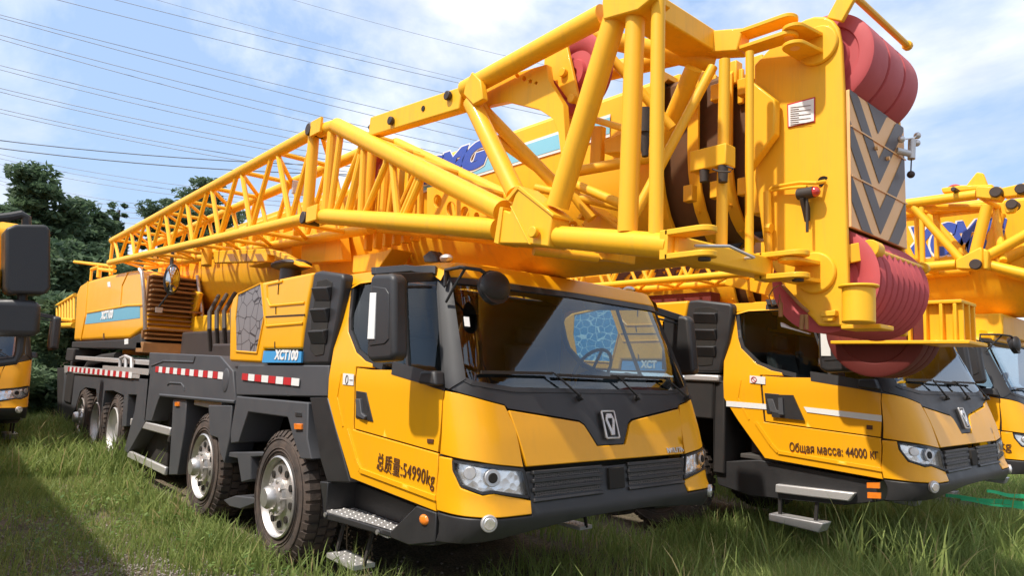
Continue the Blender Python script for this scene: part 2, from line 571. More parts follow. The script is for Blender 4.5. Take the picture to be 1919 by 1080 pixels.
TRUCK_O = Vector((CX, 9.0, 0))
T1 = root('crane_truck', TRUCK_O, 'large five axle yellow truck crane in the foreground with 54990kg lettered on its door', 'truck crane', 'truck cranes parked in a row')

def build_cab(T):
    def two(name, mb, mat, bevel=0, sub=None):
        a = mb.build(name, mat, T, bevel); b = mirrored(mb).build(name, mat, T, bevel)
        return a, b
    # --- yellow side: rear pillar with lower side, and the door
    pil = [(645, 516), (705, 508), (705, 526), (658, 535), (652, 598), (652, 622), (667, 661), (684, 677), (697, 682), (697, 690), (667, 688), (662, 806), (820.5, 851), (817, 960), (657, 897), (628, 800), (614, 745), (619, 690), (634, 600)]
    two('side_panel', panel(MB(), UVS(pil), 0, .035), 'yellow', .006)
    door = [(669.5, 690), (697, 693.5), (735, 694), (770, 707), (797, 717), (832.5, 729), (829, 752), (820.5, 848), (664.5, 804)]
    dmb = panel(MB(), UVS(door), 0, .035)
    doors = two('door', dmb, 'yellow', .006)
    cr_ = MB(); line(cr_, UVS([(652, 806), (668, 862), (676, 882), (817, 934)]), .035, .014, .02)
    line(cr_, UVS([(640, 700), (632, 745), (643, 800)]), .02, .006, .02)
    two('body_crease', cr_, 'yellow', .008)
    # handle recess and grip
    for s_, d in enumerate(doors):
        h = MB(); panel(h, UVS([(668.5, 733), (687, 736), (700, 791), (668, 784)]), .008, .02)
        g = MB(); panel(g, UVS([(672, 748), (680, 748), (683, 775), (690, 781), (688, 787), (674, 780)]), .03, .03)
        if s_: h = mirrored(h); g = mirrored(g)
        ho = h.build('handle_recess', 'black', d, .006); g.build('handle', 'grey', ho, .006)
    sm = MB()
    line(sm, UVS([(668, 690), (663, 806)]), .02, -.02)
    line(sm, UVS([(663, 805.5), (821, 850)]), .02, -.02)
    line(sm, UVS([(831, 735), (828, 752), (821, 850), (817, 962)]), .03, -.02)
    line(sm, UVS([(822, 853), (984, 879)]), .03, -.02)
    line(sm, UVS([(948, 764), (984, 879)]), .03, -.02)
    both(sm).build('panel_gap', 'seam', T)
    # --- front skin
    c1 = UVS([(833.5, 733), (860, 738), (887.5, 745), (946, 761), (965, 800), (981, 876), (894, 865.5), (824.5, 851), (830, 752)])
    two('corner_panel', panel(MB(), c1, 0, .03, .05), 'yellow', .006)
    c2 = UVS([(822.5, 856), (846, 860), (847, 882), (862, 915), (904, 930), (926, 926.5), (995, 938.5), (997, 965), (894, 971), (818, 957)])
    two('lamp_surround', panel(MB(), c2, 0, .03, .05), 'yellow', .006)
    kn = UV(950, 764); lw = UV(986, 877)
    hood = SYM([(CX - .30, 1.545), (CX - .265, 1.52), (CX - .16, 1.365), (CX, 1.36)][::-1] + [] ) if False else None
    half = [(CX - .17, 1.355), (CX - .275, 1.51), (CX - .32, 1.535), (kn[0] + .012, kn[1] - .02), (lw[0] + .01, lw[1] + .005)]
    panelpts = half + MIR(half)
    hm = panel(MB(), panelpts, .004, .03, .06)
    hd = hm.build('front_hood', 'yellow', T, .006)
    ridge = MB(); line(ridge, [(kn[0] + .10, 1.655), (kn[0] + .16, 1.30)], .012, .012, .02)
    # --- black cowl, pillars, bumper
    gl = UVS([(843, 526), (870, 711), (884, 718), (963, 731)])
    gb = [gl[0], gl[1], gl[2], gl[3]]
    hc = [gl[3], (CX, gl[3][1] - .01)]
    cow = [(CX, gl[3][1] - .015), gl[3], gl[2], gl[1], UV(842, 690)] + UVS([(836, 728), (887, 742.5), (946, 758)]) + [(kn[0] + .012, kn[1] - .005), (CX - .315, 1.55), (CX - .262, 1.52), (CX - .155, 1.362)]
    cow = cow[:]
    cm_ = panel(MB(), cow + MIR(cow), -.004, .03, .06)
    cm_.build('cowl', 'black', T, .005)
    ap = UVS([(821, 510), (840, 506), (846, 524), (873, 711), (842, 730), (835, 727)])
    two('windscreen_pillar', panel(MB(), ap, .006, .05, .05), 'black', .008)
    gz = [gl[0], gl[1], gl[2], gl[3]]
    wsl = [(gl[0][0], 2.56), gl[1], gl[2], gl[3]]
    g_ = panel(MB(), wsl + MIR(wsl), -.012, .008, .12)
    ws = g_.build('windscreen', 'glass', T)
    fr = MB(); line(fr, wsl + [(CX, gl[3][1])], .035, .002, .02); line(fr, [gl[0], (CX, 2.57)], .05, .002, .02)
    both(fr).build('windscreen_seal', 'black', ws, .004)
    # roof: header and shell
    hdr = [(CX, 2.585), (gl[0][0] - .02, 2.575), (gl[0][0] - .04, 2.645), (gl[0][0] + .1, 2.70), (CX, 2.72)]
    panel_h = panel(MB(), hdr[:-1] + [(CX, 2.72)] + MIR(hdr[:-1])[:], .004, .05, .08)
    panel_h.build('roof_header', 'yellow', T, .01)
    rf = MB()
    xs = [.10, .14, .25, .6, CX, CW - .6, CW - .25, CW - .14, CW - .10]; zz = [2.60, 2.68, 2.72, 2.745, 2.75, 2.745, 2.72, 2.68, 2.60]
    ys = [4.10, 4.18, 4.35, 4.7, 5.3, 5.48]
    dz = [-.06, -.02, 0, 0, 0, -.04]
    vs = [(x, y, z + d - (.0)) for y, d in zip(ys, dz) for x, z in zip(xs, zz)]
    n = len(xs)
    rf.add(vs, [(j * n + i, j * n + i + 1, (j + 1) * n + i + 1, (j + 1) * n + i) for j in range(len(ys) - 1) for i in range(n - 1)])
    rf.build('roof', 'yellow', T, angle=60)
    vz = MB(); panel(vz, UVS([(705, 504), (770, 499), (822, 503), (822, 519), (780, 512), (705, 518)]), .05, .06, .05)
    two('window_visor', vz, 'black', .01)
    # side windows with their black surround
    sw = UVS([(658, 535), (705, 526), (822, 518), (834, 706), (797, 703), (735, 688), (697, 682), (684, 677), (667, 661), (652, 622), (652, 598)])
    a, b = two('side_window', panel(MB(), sw, -.02, .008, .15), 'sideglass')
    fr = MB()
    line(fr, UVS([(660, 535), (654, 598), (654, 622), (669, 660), (688, 676), (715, 688)]), .05, -.006, .03)
    line(fr, UVS([(735, 690), (797, 708), (833, 720)]), .10, .003, .03)
    line(fr, UVS([(700, 522), (823, 514)]), .07, .003, .03)
    line(fr, UVS([(822, 516), (834, 712)]), .06, .004, .03)
    line(fr, UVS([(756, 520), (762, 692)]), .035, -.004, .03)
    fr.build('window_frame', 'black', a, .004); mirrored(fr).build('window_frame', 'black', b, .004)
    # bumper: black band across the front below the yellow
    bl = UVS([(985, 883), (995, 936), (998, 968), (894, 974), (818, 961), (815, 1016)])
    bz = [(CX, 1.205), (bl[0][0], 1.215)] + bl[1:5] + [bl[5], (bl[5][0] + .35, .775), (.55, .82), (CX - .35, .86), (CX, .86)]
    bz = [q for i, q in enumerate(bz) if i not in (0, len(bz) - 1)]
    bm_ = panel(MB(), [(CX, 1.205)] + bz + [(CX, .86)] + MIR(bz), -.002, .06, .06)
    bp = bm_.build('bumper', 'black', T, .01)
    gr = MB()
    for (z0, z1) in ((1.165, 1.20), (1.105, 1.14), (1.045, 1.075)):
        for u0, u1 in ((.56, 1.24), (1.58, 2.29)):
            panel(gr, [(u0, z0), (u1, z0), (u1, z1), (u0, z1)], .006, .01, .1)
    gr.build('grille', 'mesh', bp)
    fins = MB()
    for z0 in (1.205, 1.15, 1.09, 1.02):
        for u0, u1 in ((.54, 1.26), (1.57, 2.31)):
            line(fins, [(u0, z0), (u1, z0)], .028, .022, .03)
    fins.build('grille_bar', 'black', bp, .006)
    panel(MB(), [(CX - .09, 1.03), (CX + .09, 1.03), (CX + .09, 1.19), (CX - .09, 1.19)], .02, .03).build('sensor_box', 'seam', bp, .01)
    # headlights
    lp = UVS([(849, 865), (916, 874), (981, 882), (991.5, 932.5), (926, 923), (904, 925.5), (864, 911), (850, 882)])
    la, lb = two('headlight', panel(MB(), lp, -.03, .02, .05), 'reflector')
    for L_, mir in ((la, 0), (lb, 1)):
        cv = MB(); panel(cv, lp, 0.0, .004, .06)
        def cu(p, r, z_=0.0):
            u, zc = UV(*p); c = F(u, zc, -.02); nrm = (F(u, zc, .02) - c).normalized()
            m = MB(); m.tube(c, c + nrm * .018, r, 20); return m
        bw = cu((924, 897), .058); bi = cu((924, 897), .034)
        bi.v = [v + (F(*UV(924, 897), .03) - F(*UV(924, 897), 0)) * .25 for v in bi.v]
        b2 = cu((880, 888), .042)
        edge = MB(); line(edge, lp + [lp[0]], .018, .002, .02)
        if mir: cv, bw, bi, b2, edge = map(mirrored, (cv, bw, bi, b2, edge))
        cv.build('lamp_glass', 'lensglass', L_); bw.build('reflector_bowl', 'steel', L_, .004); bi.build('lamp_lens', 'seam', L_, .004)
        b2.build('reflector_bowl', 'steel', L_, .004); edge.build('lamp_rim', 'black', L_)
    # fog light
    u, zc = UV(916, 982); c = F(u, zc, -.01); nrm = (F(u, zc, .02) - c).normalized()
    fg = MB(); fg.tube(c, c + nrm * .03, .055, 20); fl = MB(); fl.tube(c, c + nrm * .036, .04, 20)
    for i in (0, 1):
        q = (mirrored(fg) if i else fg).build('fog_light', 'alu', T, .005); (mirrored(fl) if i else fl).build('fog_lens', 'reflector', q, .006)
    # emblem on a black shield: silver frame with a ring and a triangle
    em = MB()
    def fp(u, z, o=.03): return F(u, z, o)
    for a, b in (((-.075, 1.405), (.075, 1.405)), ((.075, 1.405), (.075, 1.605)), ((.075, 1.605), (-.075, 1.605)), ((-.075, 1.605), (-.075, 1.405))):
        em.bar(fp(CX + a[0], a[1]), fp(CX + b[0], b[1]), .014, .014, (0, 1, 0))
    e = em.build('emblem', 'steel', T, .003)
    panel(MB(), [(CX - .07, 1.41), (CX + .07, 1.41), (CX + .07, 1.60), (CX - .07, 1.60)], .02, .02).build('emblem_plate', 'black', e)
    em2 = MB()
    hexp = [(-.052, 1.535), (-.03, 1.585), (.03, 1.585), (.052, 1.535), (.018, 1.425), (-.018, 1.425)]
    tri = [(-.030, 1.540), (-.028, 1.548), (.028, 1.548), (.030, 1.540), (.004, 1.465), (-.004, 1.465)]
    vs = [fp(CX + a, b, .026) for a, b in hexp] + [fp(CX + a, b, .026) for a, b in tri] + [fp(CX + a, b, .04) for a, b in hexp] + [fp(CX + a, b, .04) for a, b in tri]
    n6 = 6
    em2.add(vs, [(12 + i, 12 + (i + 1) % 6, 18 + (i + 1) % 6, 18 + i) for i in range(6)] + [(i, (i + 1) % 6, 12 + (i + 1) % 6, 12 + i) for i in range(6)] + [(6 + i, 18 + i, 18 + (i + 1) % 6, 6 + (i + 1) % 6) for i in range(6)])
    em2.build('emblem_symbol', 'steel', e, .003)
    # wipers
    for (b0, b1, p0, p1) in (((898, 701), (1030, 703), (1085, 747), (1030, 703)), ((1040, 706), (1165, 712), (1192, 747), (1150, 709)), ((1140, 708), (1250, 712), (1285, 748), (1240, 712))):
        wm = MB()
        A = F(*UV(*b0), .03); B = F(*UV(*b1), .03)
        Pv = F(*UV(*p0), .03); Q = F(*UV(*p1), .045)
        wm.tube(Pv, Q, .011, 8, .007); wm.tube(F(*UV(*p0), -.01), F(*UV(*p0), .05), .024, 10)
        wo_ = wm.build('wiper', 'black', T)
        MB().bar(A, B, .012, .022).build('wiper_blade', 'hose', wo_)
    # marker lamps on the roof
    for x in (.30, CX, CW - .30):
        mb = MB(); mb.ball((x, 4.32, 2.755), .05, 12, (1, 1.3, .7)); mb.build('roof_lamp', 'alu', T)
    # mirrors: large shell on an arm each side, round one in front
    def mir_shell(s_):
        f = (lambda m: mirrored(m)) if s_ else (lambda m: m)
        XM = -.37
        m = MB(); m.prism([P(*p, x=XM) for p in ((693, 518), (700, 513), (730, 512), (737, 518), (737, 668), (730, 676), (694, 679), (685, 671))], (.125, 0, 0))
        sh = f(m).build('mirror', 'black', T, .035, 4)
        m = MB(); m.prism([P(*p, x=XM - .006) for p in ((697, 536), (722, 540), (728, 550), (728, 636), (720, 645), (692, 649))], (.02, 0, 0)); f(m).build('shell_panel', 'black', sh, .006)
        m = MB(); m.prism([P(*p, x=XM - .014) for p in ((693, 549), (704, 549), (701, 636), (688, 636))], (.012, 0, 0)); f(m).build('lamp_strip', 'white', sh, .003)
        a_ = P(690, 600, x=XM).y; m = MB(); m.box((XM + .02, a_ - .004, 1.98), (XM + .13, a_ + .012, 2.48)); f(m).build('mirror_glass', 'mirrorglass', sh)
        m = MB(); A = P(732, 522, x=XM + .06); m.bar(A, F(*UV(814, 521), 0.02), .05, .07); m.bar(P(732, 538, x=XM + .06), F(*UV(812, 540), 0.02), .02, .02)
        f(m).build('mirror_arm', 'black', sh, .006)
        m = MB(); m.prism([F(*UV(*p), .0) for p in ((806, 696), (834, 696), (836, 724), (801, 720))], Vector((-.09, 0, 0))); f(m).build('camera_pod', 'black', T, .02, 3)
    mir_shell(0); mir_shell(1)
    c = P(928, 538, y=3.72)
    m = MB(); m.ball(c, .138, 20, (1, .40, .84)); m.tube(c + Vector((0, .0, 0)), c + Vector((0, .06, -.02)), .13, 20, .115)
    fm = m.build('front_mirror', 'black', T)
    m = MB(); m.path([F(*UV(836, 540), .03), F(*UV(838, 512), .05), P(862, 501, y=3.85), P(900, 506, y=3.75), c + Vector((0, 0, .05))], .014)
    m.path([F(*UV(838, 570), .03), P(850, 540, y=3.95), P(872, 503, y=3.83)], .01)
    m.build('mirror_arm', 'black', fm)
    # cab interior
    it = MB()
    it.box((.25, 4.45, 1.0), (CW - .25, 5.35, 1.25)); it.box((.15, 5.38, 1.25), (.65, 5.44, 2.6)); it.box((.15, 5.38, 1.25), (CW - .15, 5.44, 1.7)); it.box((.15, 5.38, 2.45), (CW - .15, 5.44, 2.62)); it.box((1.5, 5.38, 1.5), (CW - .15, 5.44, 2.5))
    it.box((.1, 3.9, .95), (CW - .1, 5.4, 1.0))
    it.build('cab_rear_wall', 'seat', T, .01)
    ds = MB(); ds.prism([(.22, 3.86, 1.0), (.22, 3.84, 1.72), (.22, 4.12, 1.80), (.22, 4.28, 1.62), (.22, 4.22, 1.0)], (CW - .44, 0, 0)); ds.prism([(1.75, 3.98, 1.78), (1.75, 4.05, 1.93), (1.75, 4.25, 1.88), (1.75, 4.3, 1.7)], (.72, 0, 0))
    ds.build('dashboard', 'seat', T, .03, 3)
    for x in (.45, 1.75):
        st = MB(); st.box((x, 4.6, 1.25), (x + .55, 5.1, 1.42)); st.prism([(x, 5.0, 1.42), (x, 5.16, 1.42), (x, 5.3, 2.15), (x, 5.2, 2.17)], (.55, 0, 0)); st.box((x + .15, 5.2, 2.18), (x + .4, 5.3, 2.36))
        st.build('seat', 'seat', T, .04, 3)
    sw_ = MB(); C0 = Vector((2.08, 4.36, 1.93)); ax = Vector((0, .85, .5)).normalized(); e1 = Vector((1, 0, 0)); e2 = ax.cross(e1)
    sw_.path([C0 + (e1 * cos(a) + e2 * sin(a)) * .235 for a in np.linspace(0, 2 * pi, 25)], .016)
    for a in (0.3, 2.84, 4.71): sw_.tube(C0, C0 + (e1 * cos(a) + e2 * sin(a)) * .23, .014)
    sw_.tube(C0, C0 - ax * .35 + Vector((0, 0, -.05)), .03)
    sw_.build('steering_wheel', 'hose', T)
    return

build_cab(T1)
CAB = [o for o in bpy.data.objects if o.parent == T1]

# ------------------------------------------------------------------ steps and skirt under the cab
def plate_x(pts, x, d): return MB().prism(PX(pts, x), (d, 0, 0))
def step_perf(T):
    sk = plate_x([(598, 903), (657, 900), (817, 963), (815, 1000), (745, 985), (675, 957), (612, 962)], .27, .03)
    both(sk).build('step_recess', 'black', T, .01)
    wd = MB(); wd.prism(PX([(780, 949), (817, 962), (815, 1018), (766, 1023), (732, 1009), (731, 998)], 0.0), (.06, 0, 0))
    wd.prism(PX([(608, 960), (732, 997), (734, 1009), (608, 971)], 0.0), (.04, 0, 0)); wd.prism(PX([(599, 903), (614, 905), (610, 962), (608, 971)], 0.0), (.3, 0, 0))
    wd.prism(PX([(766, 1023), (815, 1018), (812, 1024)], 0.01), (.4, 0, 0))
    both(wd).build('side_skirt', 'black', T, .008)
    z = P(612, 963, x=0).z
    a = P(612, 962, x=0.01); b = P(728, 996, x=0.01)
    z2 = (a.z + b.z) / 2
    st = MB(); st.add([(0.01, a.y, z2), (0.01, b.y, z2), (.26, b.y + .02, z2), (.26, a.y - .02, z2), (0.01, a.y, z2 - .03), (0.01, b.y, z2 - .03), (.26, b.y + .02, z2 - .03), (.26, a.y - .02, z2 - .03)],
                      [(0, 1, 2, 3), (7, 6, 5, 4), (0, 4, 5, 1), (1, 5, 6, 2), (2, 6, 7, 3), (3, 7, 4, 0)])
    kn_ = st
    n = 11
    for i in range(n):
        for j in range(4):
            y = a.y + (b.y - a.y) * (i + .5 + (.25 if j % 2 else -.25)) / n
            kn_.ball((.05 + j * .055, y, z2 + .001), .014, 8, (1, 1, .5))
    both(kn_).build('step', 'alu', T)
    lo = MB(); A = P(616, 1040, x=.05); B = P(668, 1052, x=.05)
    lo.box((.03, A.y, A.z - .02), (.22, B.y, A.z + .015))
    k2 = lo
    for i in range(5):
        for j in range(3): k2.ball((.07 + .055 * j, A.y + (B.y - A.y) * (i + .5) / 5, A.z + .016), .013, 8, (1, 1, .5))
    both(k2).build('step', 'alu', T)
    hg = MB()
    for y in (A.y, B.y): hg.bar((.12, y, A.z), (.2, y, z2), .03, .02)
    both(hg).build('step_hanger', 'dark', T)
    c = P(795, 975, x=-.0)
    m = MB(); m.ball(c, .052, 16, (.45, 1, .7)); both(m).build('side_marker', 'amber', T)
    for p in ((611, 965), (709, 998)):
        c = P(*p, x=-.005); m = MB(); m.tube(c, c + Vector((-.015, 0, 0)), .018, 12); m.build('bolt', 'steel', T)
step_perf(T1)

# ------------------------------------------------------------------ lettering on the main truck
def sidetext(name, body, mat, T, p, x, h, width, xd, **k):
    at = P(*p, x=x); b = P(*xd, x=x)
    d = (b - at)
    return text(name, body, mat, T, at, h, d, (0, 0, 1), width=d.length, **k)
def decal(name, pts, x, mat, T, d=.004): return MB().prism(PX(pts, x), (d, 0, 0)).build(name, mat, T)
dd = decal('warning_sticker', [(643, 700), (663, 702), (662, 723), (642, 721)], -.006, 'white', T1)
m = MB(); c = P(650, 712, x=-.008)
m.path([c + Vector((0, .035 * cos(a) * .6, .035 * sin(a))) for a in np.linspace(0, 2 * pi, 14)], .004, 5); m.build('sticker_mark', 'letter', dd)
decal('sticker_line', [(655, 712), (661, 712.6), (661, 714), (655, 713.6)], -.008, 'letter', dd)
m = MB(); m.prism(PX([(800, 823), (812, 824), (811, 832), (800, 831)], -.008), (.006, 0, 0)); m.build('door_badge', 'letter', T1, .002)
fw = F(CX + .82, 1.30, .01); text('front_lettering', 'Hanvan', 'alu', [o for o in bpy.data.objects if o.name.startswith('front_hood') and o.parent == T1][0], F(CX + .72, 1.285, .008), .085, (1, 0, 0), F(CX, 1.4, 0) - F(CX, 1.25, 0), bold=.002, width=.2) if False else None
# small chrome script on the hood, unreadable in the photo: three short strokes
m = MB()
for i in range(7):
    u0 = CX + .70 + i * .032
    m.bar(F(u0, 1.265, .01), F(u0 + .008 * ((i % 3) - 1), 1.305, .01), .012, .008, (0, 1, 0)); m.bar(F(u0, 1.27 if i % 2 else 1.30, .01), F(u0 + .03, 1.30 if i % 3 else 1.27, .01), .01, .008, (0, 1, 0))
m.build('chrome_script', 'steel', T1)
decal('windscreen_sticker', [(0, 0)] * 3, 0, 'white', T1) if False else None
q = [F(*UV(*p), -.005) for p in ((869, 593), (879, 594), (881, 612), (871, 611))]
MB().prism(q, (0, -.003, 0)).build('windscreen_sticker', 'white', T1)

# ------------------------------------------------------------------ engine cover behind the cab
def build_cover(T, hexmat, labeltxt=True):
    yl = [(429.6, 678), (431, 578), (436, 560), (444, 549), (465, 539), (492, 529), (586, 510), (578, 560), (568, 620), (565, 655), (494, 655), (490, 681)]
    prof = PX(yl, 0.0)
    m = MB(); m.prism(prof, (CW, 0, 0))
    cv = m.build('engine_cover', 'yellow', T, .03, 3)
    bl = PX([(588, 510), (600, 507), (640, 513), (643, 520), (632, 600), (616, 684), (566, 684), (566, 655), (570, 620), (580, 560)], 0.012)
    m = MB(); m.prism(bl, (CW - .024, 0, 0))
    vb = m.build('air_intake', 'black', T, .03, 3)
    rec = MB(); rec.prism(PX([(594, 527), (612, 523), (622, 530), (615, 600), (606, 665), (590, 668), (580, 655), (583, 600)], 0.006), (.02, 0, 0))
    both(rec).build('intake_recess', 'seam', vb, .005)
    lv = MB()
    for (y0) in (541, 581, 622):
        a = PX([(592 - (y0 - 541) * .09, y0), (620 - (y0 - 541) * .09, y0 - 1), (618 - (y0 - 541) * .09, y0 + 22), (589 - (y0 - 541) * .09, y0 + 22)], 0.0)
        lv.add([a[0] + Vector((-.05, 0, 0)), a[1] + Vector((-.05, 0, 0)), a[2], a[3], a[0] + Vector((.01, 0, .02)), a[1] + Vector((.01, 0, .02))], [(0, 1, 2, 3), (4, 5, 1, 0), (4, 0, 3), (1, 5, 2)])
    both(lv).build('louvre', 'black', vb, .008)
    hp = MB(); hp.prism(PX([(447, 552), (490, 531), (496, 592), (482, 662), (443, 659), (442, 600)], -.004), (.02, 0, 0))
    both(hp).build('cell_grille', hexmat, cv, .006)
    rim = MB()
    loop = PX([(447, 552), (490, 531), (496, 592), (482, 662), (443, 659), (442, 600), (447, 552)], -.002)
    for a, b in zip(loop[:-1], loop[1:]): rim.tube(a, b, .012, 6)
    both(rim).build('grille_rim', 'yellow', cv)
    rd = MB()
    def stroke(pts, r=.014, mat=None):
        q = PX(pts, -.0)
        for a, b in zip(q[:-1], q[1:]): rd.tube(a, b, r, 6)
    stroke([(500, 535), (501, 560), (507, 574), (571, 568)]); stroke([(497, 592), (500, 612), (568, 606)]); stroke([(502, 534), (530, 528)])
    both(rd).build('pressed_ridge', 'yellow', cv)
    sl = MB()
    def seam(a, b):
        A = P(*a, x=-.003); B = P(*b, x=-.003); sl.bar(A, B, .008, .012)
    seam((498, 594), (571, 590)); seam((517, 576), (517, 589)); seam((515, 641), (515, 653)); seam((523, 524), (521, 552))
    both(sl).build('panel_gap', 'seam', cv)
    # dish shaped snorkel on top
    m = MB(); c = P(545, 507, x=.45); m.ball(c + Vector((0, 0, .06)), .36, 24, (.55, 1, .17)); m.tube(c + Vector((0, 0, -.15)), c + Vector((0, 0, .05)), .12, 16)
    m.build('air_snorkel', 'black', T)
    return cv
cv1 = build_cover(T1, 'hex')
COVER = [o for o in bpy.data.objects if o.parent == T1 and o not in CAB and (o.name.split('.')[0] in ('engine_cover', 'air_intake', 'air_snorkel'))]
sg = decal('model_sign', [(494, 658), (565, 659), (564, 680), (491, 680)], -.01, 'blue', T1, .02)
sidetext('sign_lettering', 'XCT100', 'white', sg, (515, 673), -.014, .125, 0, (558, 675), bold=.006, shear=.1)

# ------------------------------------------------------------------ chassis side
def slab(name, pts, x, d, mat, T, bev=.008, two=True):
    m = MB().prism(PX(pts, x), (d, 0, 0))
    if two: m = both(m)
    return m.build(name, mat, T, bev)
frame = MB(); frame.box((.75, 4.2, .75), (1.2, 18.8, 1.35)); frame.box((1.65, 4.2, .75), (2.1, 18.8, 1.35)); frame.box((.6, 5.6, 1.3), (2.25, 8, 1.8)); frame.box((.35, 9, .7), (2.5, 12.4, 1.35)); frame.box((.2, 13, 1.2), (2.65, 19, 1.45)); frame.box((.4, 4.0, .8), (2.45, 6.0, 1.1))
frame.build('chassis_frame', 'dark', T1, .02)
slab('side_box', [(447, 684), (616, 685), (614, 744), (578, 744), (443, 741), (441, 700)], 0.01, .5, 'grey', T1, .012)
fd = slab('wheel_arch', [(443, 743), (577, 755), (575, 822), (583, 862), (563, 861), (550, 825), (539, 783), (465, 773), (447, 830), (432, 832), (432, 810)], 0.0, .42, 'grey', T1, .012)
slab('lamp_socket', [(553, 773), (565, 774), (565, 782), (553, 781)], -.006, .02, 'black', fd, .003)
slab('side_marker', [(550, 794), (564, 795), (564, 806), (551, 806)], -.02, .03, 'amber', fd, .006)
slab('mudguard', [(426, 848), (494, 848), (493, 856), (470, 857), (470, 900), (452, 905), (445, 860), (426, 857)], .03, .4, 'grey', T1, .01)
slab('cab_side_skirt', [(580, 745), (613, 743), (628, 800), (655, 905), (613, 905), (600, 862)], 0.02, .5, 'black', T1, .012)
slab('battery_step', [(418, 938), (440, 930), (478, 934), (478, 944), (450, 955), (430, 950)], .1, .3, 'grey', T1, .01)
# middle box
slab('tool_box', [(280, 661), (412, 667), (436, 695), (441, 756), (300, 743), (296, 752), (284, 790), (270, 790), (278, 700)], 0.0, .5, 'grey', T1, .012)
ms = MB()
def strokes(mb, pts, r, x=-.002):
    q = PX(pts, x)
    for a, b in zip(q[:-1], q[1:]): mb.tube(a, b, r, 6)
strokes(ms, [(284, 686), (307, 677), (363, 679), (366, 668)], .012); strokes(ms, [(300, 741), (441, 754)], .02); strokes(ms, [(314, 722), (318, 718), (340, 719), (346, 727), (346, 733)], .012)
both(ms).build('pressed_ridge', 'grey', T1)
m = MB(); c = P(423, 713, x=-.0); m.ball(c, .14, 20, (.12, .75, 1)); both(m).build('round_cover', 'grey', T1)
# reflective strips: alternating red and white blocks
def strip(a, b, n, x, T, fh=12, first=0):
    for k, (mat, nm) in enumerate((('redstrip', 'reflector_strip'), ('white', 'reflector_strip'))):
        mb = MB()
        A = P(*a, x=x); B = P(*b, x=x); H = (P(a[0], a[1] + fh, x=x) - A).length
        for i in range(n):
            if (i + first) % 2 != k: continue
            p = A.lerp(B, (i + .03) / n); q = A.lerp(B, (i + .97) / n)
            mb.prism([p, q, q - Vector((0, 0, H)), p - Vector((0, 0, H))], (-.003, 0, 0))
        both(mb).build(nm, mat, T)
strip((454, 700), (562, 710), 8, -.002, T1, 12)
strip((292, 687), (419, 698), 16, -.004, T1, 10)
# posts and silver rails between the second and third wheels
slab('fender_post', [(324, 749), (349, 746), (346, 800), (332, 891), (316, 891), (322, 790)], .02, .3, 'grey', T1, .012)
slab('side_marker', [(327, 754), (334, 754), (334, 762), (327, 762)], .0, .03, 'amber', T1, .005)
slab('fender_post', [(390, 760), (434, 760), (430, 820), (420, 870), (412, 850), (408, 822), (393, 817)], .0, .3, 'grey', T1, .012)
slab('side_tank', [(262, 745), (322, 750), (312, 880), (244, 850)], .22, .5, 'dark', T1, .02)
rl = MB(); 
for a, b in (((247, 791), (321, 810)), ((242, 851), (312, 884))): rl.bar(P(*a, x=.03), P(*b, x=.03), .05, .11)
both(rl).build('side_rail', 'alu', T1, .015)
slab('outrigger_box', [(262, 700), (282, 700), (272, 792), (240, 850), (232, 846), (252, 770)], .0, .6, 'grey', T1, .012)
# rear deck
slab('deck_edge', [(120, 686), (280, 699), (280, 712), (121, 699)], .0, .10, 'alu', T1, .006)
strip((128, 688), (248, 698), 26, -.003, T1, 7)
slab('deck_side', [(121, 699), (280, 712), (268, 760), (262, 741), (240, 740), (236, 800), (228, 800), (232, 742), (212, 733), (196, 733), (190, 780), (184, 780), (180, 730), (160, 727), (150, 735), (140, 770), (118, 800), (112, 800)], .03, .4, 'grey', T1, .01)
dk = MB(); dk.box((.1, 9.3, 1.75), (CW - .1, 19.0, 1.83)); dk.box((.05, 8.3, 1.3), (CW - .05, 9.3, 1.8)); dk.build('deck', 'alu', T1, .01)
lk = MB(); lk.bar(P(195, 690, x=.02), P(282, 698, x=.02), .05, .09); 
q = [P(225, 689, x=.05), P(226, 672, x=.05), P(235, 668, x=.05), P(247, 673, x=.05), P(247, 692, x=.05)]
lk.path(q, .03, 8); lk.path([P(236, 690, x=.05), P(236, 670, x=.05)], .03, 8); lk.build('deck_bracket', 'alu', T1)
rr = slab('rear_post', [(107, 690), (120, 690), (119, 800), (108, 800)], .05, .15, 'dark', T1, .01)
rb = MB(); rb.box((.2, 18.6, 1.0), (2.6, 19.2, 1.7)); rb.box((.0, 17.4, .8), (.5, 18.2, 1.5)); rb.box((.05, 18.0, 1.7), (.6, 18.9, 2.0)); rb.build('outrigger_beam', 'dark', T1, .03)
# hoses and fittings under the deck
hz = MB()
hz.path([P(165, 690, x=.2), P(172, 678, x=.2), P(195, 671, x=.2), P(222, 668, x=.2)], .08, 10); hz.path([P(120, 690, x=.1), P(121, 740, x=.1)], .03)
hz.build('exhaust_hose', 'dark', T1)

